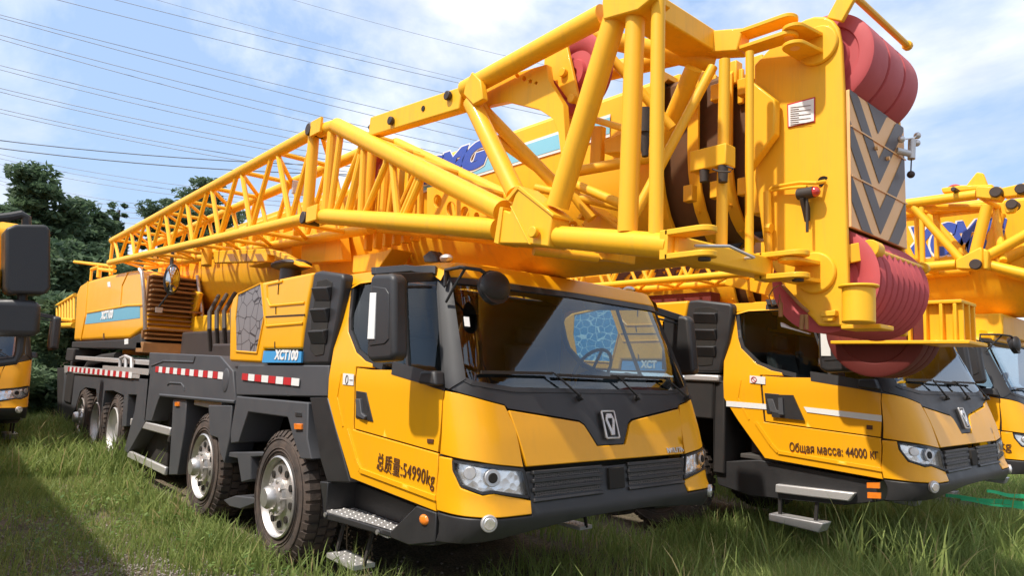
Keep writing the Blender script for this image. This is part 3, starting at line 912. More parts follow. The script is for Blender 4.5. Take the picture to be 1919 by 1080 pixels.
# ------------------------------------------------------------------ wheels
def build_wheel(T, y, dish=False):
    R, Wt = .63, .38
    zc = R - .02
    for s_ in (0, 1):
        f = (lambda q: mirrored(q)) if s_ else (lambda q: q)
        c = Vector((.03, y, zc))
        t = MB(); prof = [(.06, .36), (.015, .40), (.0, .50), (.015, .565), (.045, .60), (.07, R - .018), (Wt - .07, R - .018), (Wt - .045, .60), (Wt - .015, .565), (Wt, .50), (Wt - .015, .40), (Wt - .06, .36)]
        t.lathe_x(c, prof, 64)
        # tread blocks
        nb = 44
        for i in range(nb):
            a = 2 * pi * i / nb
            for k, (x0, x1, sh) in enumerate(((.04, .135, 0), (.15, .23, .5), (.245, Wt - .04, 0))):
                a0 = a + sh * 2 * pi / nb; da = .62 * pi / nb
                vs = []
                for x in (x0, x1):
                    for aa in (a0 - da, a0 + da + (.02 if k == 1 else 0)):
                        for rr_ in (R - .025, R + .006 - (.012 if (x < .05 or x > Wt - .05) else 0)):
                            vs.append(c + Vector((x, rr_ * cos(aa), rr_ * sin(aa))))
                t.add(vs, [(0, 1, 3, 2), (4, 6, 7, 5), (0, 4, 5, 1), (2, 3, 7, 6), (1, 5, 7, 3), (0, 2, 6, 4)])
            # shoulder lugs reaching down the side wall
            for xs_ in (0, 1):
                vs = []
                for rr_, xx in ((R - .005, .045), (.575, .006)):
                    for aa in (a - .045, a + .045):
                        for dx in (0, .03):
                            X = xx + dx
                            if xs_: X = Wt - X
                            vs.append(c + Vector((X, rr_ * cos(aa), rr_ * sin(aa))))
                t.add(vs, [(0, 1, 3, 2), (4, 6, 7, 5), (0, 4, 5, 1), (2, 3, 7, 6), (0, 2, 6, 4), (1, 5, 7, 3)])
        for rad in (.545, .46, .43):
            ring = [c + Vector((.004, rad * cos(q), rad * sin(q))) for q in np.linspace(0, 2 * pi, 49)]
            t.path(ring, .006, 5)
        ty = f(t).build('tyre', 'rubber', None)
        w_ = f(MB().lathe_x(c, [(.06, .37), (.0, .385), (-.012, .37), (.0, .355), (.06, .335), (.20 if dish else .035, .31), (.22 if dish else .03, .19), (.22 if dish else .0, .15), (.22 if dish else -.0, .0)], 48)).build('wheel', 'steel' if not dish else 'alu', T)
        ty.parent = w_; ty['_o'] = w_['_o']
        off = Vector(w_['_o'])
        for v in ty.data.vertices: v.co -= off
        # hand holes, hub and nuts
        bx = .20 if dish else .03
        hh = MB()
        for i in range(10):
            a = 2 * pi * (i + .3) / 10
            p = c + Vector((bx, .255 * cos(a), .255 * sin(a)))
            hh.tube(p + Vector((-.012, 0, 0)), p + Vector((.02, 0, 0)), .034, 14)
        if not s_: hh.build('hand_hole', 'seam', w_)
        hb = MB()
        if not dish:
            hb.lathe_x(c, [(.02, .17), (-.02, .165), (-.05, .11), (-.10, .105), (-.13, .085), (-.135, .0)], 28)
        else:
            hb.lathe_x(c, [(.21, .15), (.10, .13), (.06, .12), (.05, .0)], 28)
        nt_ = MB() if not s_ else hb
        for i in range(10):
            a = 2 * pi * i / 10
            p = c + Vector((bx - .02, .155 * cos(a), .155 * sin(a)))
            nt_.tube(p + Vector((-.05, 0, 0)), p + Vector((.02, 0, 0)), .019, 6)
        if not s_: nt_.build('wheel_nut', 'steel', w_)
        f(hb).build('hub', 'steel' if not dish else 'alu', w_)
for y, d in ((6.50, 0), (8.72, 0), (13.42, 1), (14.85, 1), (16.30, 0)):
    build_wheel(T1, y, bool(d))
ax = MB()
for y in (6.5, 8.72, 13.42, 14.85, 16.3): ax.tube((.3, y, .61), (2.55, y, .61), .1, 14); ax.ball((CX, y, .61), .22, 14); 
for y in (6.5, 8.72): ax.tube((.4, y + .25, .55), (.75, y + .9, .9), .06)
ax.build('axle', 'dark', T1)

# ------------------------------------------------------------------ superstructure (slewing part)
ss = MB(); ss.box((.85, 10.5, 1.9), (2.0, 17.2, 2.6)); ss.prism([(.85, 12.5, 2.5), (.85, 17.2, 2.5), (.85, 17.2, 3.5), (.85, 15.8, 3.7), (.85, 12.2, 3.0)], (.08, 0, 0)); ss.prism([(1.92, 12.5, 2.5), (1.92, 17.2, 2.5), (1.92, 17.2, 3.5), (1.92, 15.8, 3.7), (1.92, 12.2, 3.0)], (.08, 0, 0))
ss.build('slewing_frame', 'boomyellow', T1, .02)
tt = MB(); tt.tube((CX, 13.6, 1.83), (CX, 13.6, 2.0), .8, 40); tt.build('turntable', 'dark', T1)
hoodpts = [(138, 640), (141, 600), (143, 552), (150, 535), (162, 527), (190, 519), (240, 508), (258, 506), (264, 512), (268, 545), (269, 618), (262, 622), (242, 636)]
XH = .12
hm2 = MB().prism(PX(hoodpts, XH), (.85, 0, 0)); eh = hm2.build('engine_hood', 'yellow', T1, .07, 4)
hs = MB(); strokes(hs, [(165, 528), (163, 560), (160, 595), (152, 638)], .02, XH - .004); strokes(hs, [(240, 511), (229, 535), (226, 572)], .012, XH - .004); strokes(hs, [(163, 587), (240, 573), (268, 572)], .02, XH - .004); hs.build('pressed_ridge', 'yellow', eh)
st = decal('blue_stripe', [(163, 588), (240, 574), (262, 573), (262, 596), (240, 599), (159, 608)], XH - .006, 'teal', eh)
sidetext('stripe_lettering', 'XCT100', 'white', st, (189, 598.5), XH - .012, .21, 0, (211, 595.5), bold=.012, shear=.1)
decal('hood_latch', [(201, 529), (206, 528), (207, 538), (202, 538)], XH - .01, 'white', eh)
decal('slot', [(193, 625), (195, 625), (195, 637), (193, 637)], XH - .01, 'letter', eh)
sb = MB(); sb.prism(PX([(135, 641), (242, 636), (262, 625), (266, 655), (134, 652)], XH), (.85, 0, 0)); sb.build('hood_base', 'dark', T1, .02)
decal('base_sticker', [(233, 636), (240, 635), (240, 645), (233, 646)], XH - .006, 'white', T1)
# ladder at the front of the hood
y0 = P(268, 600, x=XH).y - .02
xr = P(375, 600, y=y0).x
ld = MB()
for i in range(15):
    py = 516 + i * 9.1
    a = P(272 + (i * .1), py, y=y0); z = a.z
    dep = .22 if i % 4 == 3 else .10
    ld.box((XH + .05, y0 - dep, z - .016), (xr - .04, y0 + .05, z + .016))
ladder = ld.build('ladder', 'rung', T1, .004)
zt = P(268, 508, x=XH).z; zb = P(268, 655, x=XH).z
lb_ = MB(); lb_.box((XH + .02, y0 + .06, zb), (xr, y0 + .14, zt - .1)); lb_.box((XH, y0 - .15, zb - .05), (xr, y0 + .3, zb + .12)); lb_.box((xr - .05, y0 - .05, zb), (xr, y0 + 2, P(370, 560, y=y0).z))
lb_.build('ladder_frame', 'rung', ladder, .01)
hr = MB()
hr.path([P(262, 505, y=y0 - .05), P(266, 512, y=y0 - .12), P(269, 540, y=y0 - .15), P(271, 575, y=y0 - .15), P(272, 618, y=y0 - .12)], .032, 10)
hr.path([P(370, 517, y=y0 - .05), P(373, 540, y=y0 - .15), P(378, 575, y=y0 - .2), P(382, 625, y=y0 - .12)], .032, 10)
hr.build('handrail', 'steel', ladder)
MB().box((P(290, 580, y=y0 - .2).x, y0 - .26, P(290, 586, y=y0 - .2).z), (P(303, 580, y=y0 - .2).x, y0 - .24, P(290, 576, y=y0 - .2).z)).build('ladder_label', 'alu', ladder)
mm = MB(); c = P(322, 524, y=y0 - .5); mm.ball(c, .21, 16, (.62, .35, 1.25)); om = mm.build('side_mirror', 'black', T1); 
mm = MB(); mm.path([c + Vector((0, .1, .2)), c + Vector((.02, .2, .5))], .03); mm.path([c + Vector((0, 0, -.2)), c + Vector((-.1, .2, -.45))], .015); mm.build('mirror_arm', 'black', om)
mm = MB(); mm.ball(c + Vector((0, -.05, 0)), .17, 16, (.62, .25, 1.25)); mm.build('mirror_glass', 'mirrorglass', om)
# operator cab on the far side, hoists and counterweight behind
oc = MB(); oc.prism([(2.05, 11.4, 1.95), (2.05, 11.2, 2.5), (2.05, 11.6, 3.3), (2.05, 13.2, 3.35), (2.05, 13.4, 1.95)], (.85, 0, 0)); ocab = oc.build('operator_cab', 'yellow', T1, .05, 3)
oc = MB(); oc.add([(2.12, 11.22, 2.5), (2.83, 11.22, 2.5), (2.83, 11.56, 3.2), (2.12, 11.56, 3.2)], [(0, 1, 2, 3)]); oc.v = [v + Vector((0, -.02, 0)) for v in oc.v]; oc.build('cab_glass', 'mirrorglass', ocab)
cwt = MB(); cwt.box((.3, 17.3, 2.05), (2.55, 18.3, 2.9)); cwt.build('counterweight', 'boomyellow', T1, .06, 3)
for (yy, zz_) in ((15.6, 3.15), (16.6, 3.2)):
    dr = MB(); dr.lathe_x((.98, yy, zz_), [(0, .0), (0, .36), (.04, .36), (.04, .27), (.82, .27), (.82, .36), (.86, .36), (.86, 0)], 32); dr.build('hoist_drum', 'red', T1)
rg = MB()
for a, b in (((105, 575), (141, 553)), ((105, 598), (139, 601))): rg.tube(P(*a, x=.25), P(*b, x=.25), .05)
for i in range(7):
    t = i / 6; rg.tube(P(107 + 32 * t, 574 - 20 * t, x=.25), P(107 + 32 * t, 598 + 2 * t, x=.25), .03)
rg.tube(P(102, 611, x=.25), P(139, 610, x=.25), .07); rg.build('guard_rail', 'boomyellow', T1)
rg = MB(); rg.tube(P(140, 491, x=.3), P(214, 500, x=.3), .04); rg.tube(P(187, 497, x=.3), P(185, 520, x=.3), .05); rg.tube(P(172, 505, x=.3), P(187, 500, x=.3), .04); rg.tube(P(187, 505, x=.3), P(215, 508, x=.3), .04); rg.tube(P(208, 498, x=.3), P(208, 516, x=.3), .04)
rg.tube(P(172, 505, x=.3), P(170, 526, x=.3), .03)
rg.build('top_rail', 'boomyellow', T1)
mc = MB(); mc.box((.5, 8.3, 1.83), (2.4, 11.7, 2.3)); mc.box((.3, 8.6, 1.83), (.6, 9.6, 2.1)); mc.build('deck_shade_box', 'pin', T1, .03)  # added dark filler boxes, painting the shade around the slewing frame
hs2 = MB()
for i in range(6): hs2.path([(.42, 8.5 + i * .3, 2.0), (.36, 8.45 + i * .3, 2.3), (.42, 8.7 + i * .3, 2.55), (.7, 9.0 + i * .35, 2.85)], .03)
hs2.build('hydraulic_hose', 'hose', T1)
cl = MB(); cl.tube((CX, 9.6, 2.15), (CX, 13.0, 2.7), .19, 24); cl.build('luffing_cylinder', 'boomyellow', T1)

# ------------------------------------------------------------------ telescopic boom
def bprof(cx, hw, zt, zb, y, n=14):
    r = hw
    pts = [(cx - hw + .05, zt), (cx - hw, zt - .05)]
    zc = zb + r * 1.45
    for i in range(n + 1):
        a = pi + pi * i / n
        pts.append((cx + hw * cos(a), zc + (zc - zb) * sin(a)))
    pts += [(cx + hw, zt - .05), (cx + hw - .05, zt)]
    return [Vector((x, y, z)) for x, z in pts]
def boom(T, cx, hw, zt, zb, ys, yend, shrink=.078, ring=.03, mat='boomyellow', depth=.085):
    """ys: where each collar stands, base section first; every section is a closed box whose collar is an open ring in front of it"""
    m = MB(); m.prism(bprof(cx, hw, zt, zb, yend), (0, ys[0] + depth - yend, 0))
    b = m.build('boom', mat, T, 0, angle=28)
    for i, y in enumerate(ys):
        h = hw - shrink * i; t_ = zt - .02 * i; bt = zb + shrink * .8 * i
        rz = MB()
        A = bprof(cx, h + ring * (1 if i == 0 else .4), t_ + ring * (1 if i == 0 else .4), bt - ring * (1 if i == 0 else .4), 0); B = bprof(cx, h - .012, t_ - .012, bt + .012, 0)
        n = len(A)
        vs = [p + Vector((0, y + d, 0)) for d in (0, depth - .002) for p in A + B]
        fs = []
        for k in range(n):
            k2 = (k + 1) % n
            fs += [(k, k2, n + k2, n + k), (2 * n + k, 3 * n + k, 3 * n + k2, 2 * n + k2), (k, 2 * n + k, 2 * n + k2, k2), (n + k, n + k2, 3 * n + k2, 3 * n + k)]
        rz.add(vs, fs)
        c = rz.build('boom_collar', mat, b, .004)
        w_ = MB(); D_ = bprof(cx, h - .014, t_ - .014, bt + .014, y + depth - .004); w_.prism(D_, (0, -.03, 0)); w_.build('gap_shade', 'pin', c)  # dark plate standing in for the shade inside the open collar gap
        bo = MB()
        for k in range(1, n - 1, 2):
            p = A[k] + (B[k] - A[k]) * .1; d = (A[k] - B[k]).normalized(); bo.tube(p + Vector((0, y + .05, 0)), p + d * .018 + Vector((0, y + .05, 0)), .012, 8)
        bo.build('collar_bolt', mat, b)
        yn = ys[i + 1] + depth if i + 1 < len(ys) else ys[-1] - .45
        s_ = MB(); s_.prism(bprof(cx, h - shrink, t_ - .02, bt + shrink * .8, y + depth - .03), (0, yn - y - depth + .03, 0)); s_.build('boom_section', mat if i == len(ys) - 1 else 'section_shade', b, 0, angle=28)  # all but the last section get the painted collar shadow
        for dx in (-.3, 0, .3):
            tb = MB(); tb.box((cx + dx - .04, y - .02, t_ - .10), (cx + dx + .04, y + .06, t_ + .06)); tb.box((cx + dx - .015, y - .05, t_ - .24), (cx + dx + .015, y - .01, t_ + .0)); tb.build('guide_block', mat, b, .008)
    return b
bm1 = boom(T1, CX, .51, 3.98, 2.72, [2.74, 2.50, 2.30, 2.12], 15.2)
# clips down the near side of every section
cp = MB()
for y, xx in ((2.62, .98), (2.44, 1.01), (2.27, 1.05)):
    for z in (3.75, 3.1): cp.box((xx - .06, y - .12, z - .05), (xx - .0, y - .05, z + .06))
cp.build('section_clip', 'boomyellow', bm1, .006)
def boomside(y, z, x=.905): return Vector((x, y, z))
dec = MB(); dec.prism([boomside(6.25, 3.90), boomside(6.15, 3.63), boomside(3.2, 3.64), boomside(3.2, 3.815), boomside(5.3, 3.80), boomside(5.5, 3.90)], (.005, 0, 0)); dec.build('stripe_border', 'white', bm1)
dec = MB(); dec.prism([boomside(6.2, 3.88, .902), boomside(6.1, 3.65, .902), boomside(3.2, 3.665, .902), boomside(3.2, 3.79, .902), boomside(5.25, 3.78, .902), boomside(5.45, 3.88, .902)], (.005, 0, 0)); dec.build('blue_stripe', 'cyan', bm1)
text('boom_lettering', 'XCMG', 'navy', bm1, boomside(6.1, 3.73, .895), .31, (0, -1, 0), (0, 0, 1), bold=.022, shear=.35, width=1.55)
text('lettering_outline', 'XCMG', 'white', bm1, boomside(6.12, 3.725, .8985), .32, (0, -1, 0), (0, 0, 1), bold=.034, shear=.35, width=1.59, ext=.0005)
# side plate with four round holes hanging between boom and jib
xp = .62
pl = PX([(800, 352), (812, 350), (905, 392), (935, 402), (935, 420), (800, 414)], xp)
hp = [(839 - 20, 378, 9, 13), (847, 387, 9.5, 15), (872, 400, 8, 14), (893, 405, 6, 9)]
o2 = [(p.y, p.z) for p in pl]
def plate_holes(outer, holes, x, d, name, mat, T):
    pts = [Vector(p) for p in outer]; faces_in = [list(range(len(outer)))]
    edges = [(i, (i + 1) % len(outer)) for i in range(len(outer))]
    hs_ = []
    for h in holes:
        o = len(pts); pts += [Vector(q) for q in h]; edges += [(o + i, o + (i + 1) % len(h)) for i in range(len(h))]
    vs, _, fs, *_r = delaunay_2d_cdt(pts, edges, [], 1, 1e-6)
    fs = [f for f in fs if not any(inside(h, sum(vs[i].x for i in f) / 3, sum(vs[i].y for i in f) / 3) for h in holes) and inside(outer, sum(vs[i].x for i in f) / 3, sum(vs[i].y for i in f) / 3)]
    m = MB(); k = len(vs)
    faces = [tuple(f) for f in fs] + [tuple(i + k for i in f[::-1]) for f in fs]
    ed = set((f[i], f[(i + 1) % 3]) for f in fs for i in range(3))
    for a, b in ed:
        if (b, a) not in ed: faces.append((b, a, a + k, b + k))
    m.add([(x, v.x, v.y) for v in vs] + [(x + d, v.x, v.y) for v in vs], faces)
    return m.build(name, mat, T, .003)
holes = []
for (cx_, cy_, a, b) in ((820, 377, 7.5, 12), (845, 392, 8.5, 14), (871, 400, 8, 13), (893, 406, 5, 8)):
    q = PX([(cx_ + a * cos(t), cy_ + b * sin(t)) for t in np.linspace(0, 2 * pi, 15)[:-1]], xp); holes.append([(p.y, p.z) for p in q])
plate_holes(o2, holes, xp, .03, 'jib_bracket', 'boomyellow', T1)

# ------------------------------------------------------------------ boom head
hp_ = [(1413, 121), (1440, 92), (1470, 60), (1492, 44), (1510, 35), (1526, 30), (1545, 30), (1560, 37), (1570, 50), (1576, 80), (1580, 158), (1583, 300), (1589, 537), (1590, 612), (1534, 611), (1500, 575), (1468, 537), (1433, 474), (1414, 338)]
hh_ = PX(hp_, .90)
def head_plate(x): 
    m = MB(); m.prism([Vector((x, p.y, p.z)) for p in hh_], (.04, 0, 0)); return m
hd1 = head_plate(.90).build('boom_head', 'boomyellow', T1, .012, 3)
head_plate(1.72).build('head_plate', 'boomyellow', hd1, .012, 3)
cb = MB(); cb.box((.94, 1.75, 2.9), (1.72, 2.1, 3.6)); cb.box((.94, 1.6, 3.55), (1.72, 2.0, 3.6)); cb.prism([(.94, 2.0, 2.6), (.94, 2.05, 3.7), (.94, 1.7, 3.4), (.94, 1.7, 2.9)], (.78, 0, 0)); cb.build('head_block', 'boomyellow', hd1, .01)
# gusset box on its near side
gb_ = MB(); A = PX([(1414, 212), (1414, 290), (1414, 330), (1465, 255), (1463, 190)], .89)
gb_.prism([P(1412, 152, x=.88), P(1463, 192, x=.88), P(1462, 255, x=.88), P(1412, 325, x=.88)], (-.07, 0, 0)); gb_.build('head_gusset', 'boomyellow', hd1, .01)
# chevron board on the front
yc = 1.505
cv4 = [P(1582, 160, y=yc), P(1680, 226, y=yc), P(1683, 443, y=yc), P(1593, 424, y=yc)]
xa, xb = .93, 1.74; zt_, zb_ = cv4[0].z - .0, cv4[3].z
m = MB(); m.box((xa, yc, zb_), (xb, yc + .02, zt_)); cvb = m.build('chevron_board', 'chev', hd1, .004)
m = MB()
xm = (xa + xb) / 2 - .02; hwid = (xb - xa) / 2
def clipz(x, z): return (x, yc - .004, min(max(z, zb_ + .003), zt_ - .003))
for k in range(-2, 4):
    z0 = zb_ + .02 + k * .30; dz_ = .15; sl_ = 1.05
    for s_ in (-1, 1):
        pts = []
        N = 12
        up_, dn = [], []
        for i in range(N + 1):
            t = i / N; x = xm + s_ * hwid * t * (1.0 if s_ > 0 else .96)
            zz0 = z0 + sl_ * hwid * t; zz1 = zz0 + dz_
            up_.append(clipz(x, zz1)); dn.append(clipz(x, zz0))
        for i in range(N):
            if abs(up_[i][2] - dn[i][2]) + abs(up_[i + 1][2] - dn[i + 1][2]) < .004: continue
            a = len(m.v); m.add([dn[i], dn[i + 1], up_[i + 1], up_[i]], [(0, 1, 2, 3)])
m.build('chevron_stripe', 'chevdark', cvb, smooth=False)
m = MB()
for z in (zb_ + .28, zb_ + .56): m.box((xa, yc - .008, z), (xb, yc - .004, z + .008))
for (x, z) in ((xm - .05, zb_ + .52), (xm + .12, zb_ + .5)): m.tube((x, yc - .02, z), (x, yc, z), .012)
m.build('board_rivet', 'chev', cvb)
# sheaves
def sheave(mb, c, R, wd, hub=.12):
    mb.lathe_x(c, [(0, hub * .6), (0, hub), (.0, hub * 1.35), (.025, hub * 1.5), (.03, R * .6), (.0, R * .75), (-.005, R - .02), (.0, R), (wd * .3, R - .012), (wd * .5, R - .05), (wd * .7, R - .012), (wd, R), (wd + .005, R - .02), (wd, R * .75), (wd - .03, R * .55), (wd, hub), (wd, hub * .6), (0, hub * .6)], 48)
def disc_sheave(m, c, R, wd):
    m.lathe_x(c, [(-.005, .0), (-.005, .085), (-.02, .09), (-.02, .135), (.0, .145), (.0, R * .70), (-.014, R * .73), (-.014, R - .02), (-.004, R), (wd * .1, R + .002), (wd * .9, R + .002), (wd, R), (wd + .012, R - .02), (wd + .012, R * .73), (wd, R * .7), (wd, 0)], 64)
for i, x in enumerate((1.0, 1.235, 1.47)):
    m = MB(); disc_sheave(m, (x, 1.67, 3.755), .275, .2); s1 = m.build('top_sheave', 'red', hd1)
m = MB(); m.tube((.945, 1.67, 3.755), (1.715, 1.67, 3.755), .05, 20); m.tube((.95, 1.67, 3.755), (.99, 1.67, 3.755), .085, 24); m.build('sheave_pin', 'pin', hd1)
for i in range(9):
    x = .97 + i * .082
    m = MB(); sheave(m, (x, 1.68, 2.475), .298, .08, .10); m.build('lower_sheave', 'red', hd1)
m = MB(); m.tube((.945, 1.68, 2.475), (1.715, 1.68, 2.475), .07, 20); m.build('sheave_pin', 'pin', hd1)
# tie bars around the sheaves
m = MB(); a = P(1634, 468, x=1.02); m.bar(P(1588, 477, x=.945), a, .03, .10); m.tube(a + Vector((-.04, 0, 0)), a + Vector((.05, 0, 0)), .05, 16)
m.tube(a, a + Vector((.78, 0, 0)), .016, 10); m.tube(a + Vector((.76, 0, 0)), a + Vector((.80, 0, 0)), .035, 12)
m.bar(a + Vector((.78, 0, 0)), a + Vector((.78, .25, 0)), .03, .08)
m.build('rope_guard', 'boomyellow', hd1, .004)
m = MB(); a = P(1609, 540, y=1.42); b = P(1609, 606, y=1.42); m.tube(a, b, .078, 24); m.tube(a, a + Vector((0, 0, .015)), .095, 24); m.prism([P(*p, x=.93) for p in ((1585, 600), (1592, 600), (1592, 612), (1585, 612))], (.3, 0, 0))
m.box((.9, 1.36, b.z - .02), (1.08, 1.56, b.z + .005)); m.build('rope_guide_roller', 'boomyellow', hd1, .006)
# rope keeper at the top
m = MB(); m.bar(P(1565, 38, x=.93), P(1592, -12, x=.93), .03, .10); a = P(1604, -5, x=.95); m.tube(a, a + Vector((.78, 0, 0)), .02, 10); m.tube(a + Vector((.76, -0, 0)), a + Vector((.8, 0, 0)), .03, 10); m.build('rope_keeper', 'boomyellow', hd1, .006)
# lugs, rings, nameplate, lamp and hose on the near face of the head
def lug(z, y, nm='hinge_lug'):
    m = MB(); m.lathe_x((.90, y, z), [(0, .0), (0, .112), (-.008, .118), (-.022, .11), (-.022, 0)], 32)
    for dz in (-.06, .04):
        pts = [(.89, y - .04), (.89, y + .11)] + [(.72 + .065 * cos(t), y + .05 + .065 * sin(t)) for t in np.linspace(pi / 2, 3 * pi / 2, 9)]
        m.prism([(a, b, z + dz) for a, b in pts], (0, 0, .022))
    o = m.build(nm, 'boomyellow', hd1, .004)
    h = MB()
    for dz in (-.0615, .0605): h.tube((.725, y + .05, z + dz), (.725, y + .05, z + dz + .003), .026, 16)
    h.build('lug_hole', 'chev', o)
    return o
lz = P(1533, 86, x=.9); lug(lz.z, lz.y); lz2 = P(1528, 512, x=.9); lug(lz2.z, lz2.y)
np_ = decal('name_plate', [(1475, 195), (1527, 181), (1527, 228), (1476, 239)], .893, 'redstrip', hd1, .006)
decal('plate_face', [(1477, 197), (1525, 184), (1525, 226), (1478, 237)], .889, 'white', np_, .003)
ml = MB()
for i in range(9):
    y_ = 200 + i * 4
    ml.prism(PX([(1481, y_ + 1), (1481 + (16 if i % 2 else 38), y_ - 3.5 if not i % 2 else y_ - .6), (1481 + (16 if i % 2 else 38), y_ - 2.9 if not i % 2 else y_ + .1), (1481, y_ + 1.7)], .886), (.002, 0, 0))
ml.build('plate_print', 'letter', np_)
m = MB(); c = P(1512, 362, x=.84); m.tube(c + Vector((0, .05, 0)), c + Vector((0, -.04, 0)), .032, 16); m.tube(c, c + Vector((.0, 0, -.22)), .008); m.bar(c + Vector((.0, .02, -.02)), c + Vector((.06, .02, -.14)), .02, .06); lm = m.build('head_lamp', 'hose', hd1)
m = MB(); m.ball(c + Vector((0, -.045, 0)), .03, 12); m.build('lamp_lens', 'redlens', lm)
m = MB(); m.tube(P(1543, 340, x=.895), P(1543, 340, x=.90), .03, 16); m.build('cable_port', 'seam', hd1)
m = MB(); m.path([P(1436, 362, x=.87), P(1450, 350, x=.86), P(1500, 342, x=.85), P(1530, 343, x=.84), P(1546, 340, x=.89)], .011); m.path([P(1440, 358, x=.87), P(1480, 352, x=.85), P(1512, 350, x=.83)], .009)
m.tube(P(1438, 360, x=.87), P(1441, 482, x=.87), .022, 10); m.tube(P(1436, 428, x=.86), P(1446, 428, x=.86), .03, 8); m.build('hydraulic_line', 'boomyellow', hd1)
m = MB(); m.path([P(1460, 535, x=.87), P(1450, 540, x=.85), P(1441, 555, x=.85), P(1447, 574, x=.85), P(1458, 570, x=.85), P(1461, 552, x=.85), P(1465, 575, x=.86)], .004); m.path([P(1466, 535, x=.87), P(1500, 572, x=.86), P(1515, 585, x=.87)], .009)
m.tube(P(1463, 568, x=.85), P(1463, 594, x=.85), .012); m.tube(P(1504, 590, x=.85), P(1502, 618, x=.85), .013); m.tube(P(1511, 590, x=.85), P(1512, 618, x=.85), .010); m.build('loose_cable', 'rung', hd1)
m = MB(); m.prism([P(*p, x=.92) for p in ((1462, 604), (1478, 613), (1514, 624), (1516, 627), (1463, 613))], (.03, 0, 0)); m.build('bottom_guard', 'alu', hd1, .004)
m = MB(); m.prism(PX([(1537, 584), (1565, 581), (1565, 592), (1537, 594)], .86), (.05, 0, 0)); m.prism(PX([(1540, 594), (1562, 593), (1560, 602), (1542, 603)], .87), (.03, 0, 0)); m.build('small_bracket', 'boomyellow', hd1, .004)
# anemometer: arm, body, three cups, hanging ball
an = MB(); A = P(1680, 282, y=1.5); B = P(1704, 288, y=1.45); an.tube(A, B, .02); an.tube(P(1709, 262, y=1.45), P(1708, 298, y=1.45), .022, 14); ano = an.build('anemometer', 'alu', hd1)
m = MB(); C_ = P(1711, 259, y=1.45)
for p in ((1689, 261), (1719, 254), (1718, 268)):
    q = P(*p, y=1.45); m.ball(q, .022, 12); m.tube(C_, q, .005)
m.build('wind_cup', 'steel', ano)
m = MB(); m.tube(P(1708, 298, y=1.45), P(1707, 320, y=1.45), .004); m.ball(P(1707, 327, y=1.45), .023, 14); m.build('sensor_ball', 'pin', ano)

# ------------------------------------------------------------------ lattice jib stowed along the near side
def tb(mb, a, b, r, n=12): return mb.tube(a, b, r, n)
jb = MB(); X0 = 0.0; X1 = .65
yU = [6.12, 7.21, 8.10, 9.31, 10.36, 11.43, 12.51, 13.48, 14.9]
yU = [6.12, 7.17, 8.23, 9.30, 10.36, 11.43, 12.50, 13.56, 14.85]
zU = 4.15
def zUp(y): return 4.17 - (y - 6) * .009
def zLo(y): return 3.29 + (y - 6.1) * .0415
for X in (X0, X1):
    tb(jb, (X, 6.2, zUp(6.2)), (X, 15.0, zUp(15.0)), .062, 14); tb(jb, (X, 6.15, zLo(6.15)), (X, 15.0, zLo(15)), .058, 14)
    for i in range(len(yU) - 1):
        ym = (yU[i] + yU[i + 1]) / 2
        a = (X, yU[i] + .1, zUp(yU[i])); b = (X, ym, zLo(ym)); c = (X, yU[i + 1] - .1 + .06, zUp(yU[i + 1]))
        tb(jb, a, b, .03, 8); tb(jb, b, c, .03, 8)
    for y in (6.25, 14.95): tb(jb, (X, y, zUp(y)), (X, y, zLo(y)), .055 if y < 7 else .03)
for i in range(len(yU)):
    tb(jb, (X0, yU[i], zUp(yU[i])), (X1, yU[i], zUp(yU[i])), .028, 8)
    if i < len(yU) - 1:
        tb(jb, (X0, yU[i], zUp(yU[i])), (X1, yU[i + 1], zUp(yU[i + 1])), .026, 8)
        ym = (yU[i] + yU[i + 1]) / 2
        tb(jb, (X0, ym, zLo(ym)), (X1, ym, zLo(ym)), .026, 8); tb(jb, (X0, ym, zLo(ym)), (X1, yU[i + 1] + .5, zLo(yU[i + 1] + .5)), .024, 8)
jib = jb.build('lattice_jib', 'boomyellow', T1)
# pins between the two jib lengths
def pinplate(px, x, r=.05, s_=1):
    c = P(*px, x=x); m = MB(); m.tube(c + Vector((-.09, .02, 0)), c + Vector((.09, .02, 0)), r, 16); m.build('hinge_pin', 'pin', jib, .008)
for p in ((594, 245), (584, 410)): pinplate(p, 0.0, .062)
m = MB()
for p, dx in (((603, 244), 1), ((596, 405), 1)):
    c = P(*p, x=0); m.box((-.085, c.y - .14, c.z - .07), (-.055, c.y + .08, c.z + .08)); m.box((.055, c.y - .14, c.z - .07), (.085, c.y + .08, c.z + .08))
m.build('pin_plate', 'boomyellow', jib, .006)
# tapered length: peak (600,240) down to the gusset plate
tp = MB()
pk = P(632, 236, x=0); pkf = pk + Vector((X1, 0, 0)); gsU = P(942, 396, x=0); lo0 = P(600, 405, x=0); lo1 = P(935, 430, x=0)
tb(tp, P(600, 245, x=0), pk, .065, 16); tb(tp, pk, gsU, .075, 20); tb(tp, lo0, lo1, .073, 20)
F0 = P(600, 245, x=0) + Vector((X1, .1, 0))
tb(tp, F0, pkf, .055); tb(tp, pkf, gsU + Vector((X1, 0, 0)), .055); tb(tp, lo0 + Vector((X1, 0, 0)), lo1 + Vector((X1, 0, 0)), .055)
def onU(t): return pk.lerp(gsU, t)
def onL(t): return lo0.lerp(lo1, t)
near = [((623, 246), (611, 396), .045), ((639, 248), (619, 400), .03), ((679, 270), (627, 402), .028), ((683, 270), (676, 405), .03), ((728, 297), (682, 406), .028), ((735, 300), (746, 409), .03), ((785, 332), (752, 408), .028), ((790, 334), (758, 408), .028), ((678, 290), (652, 400), .035)]
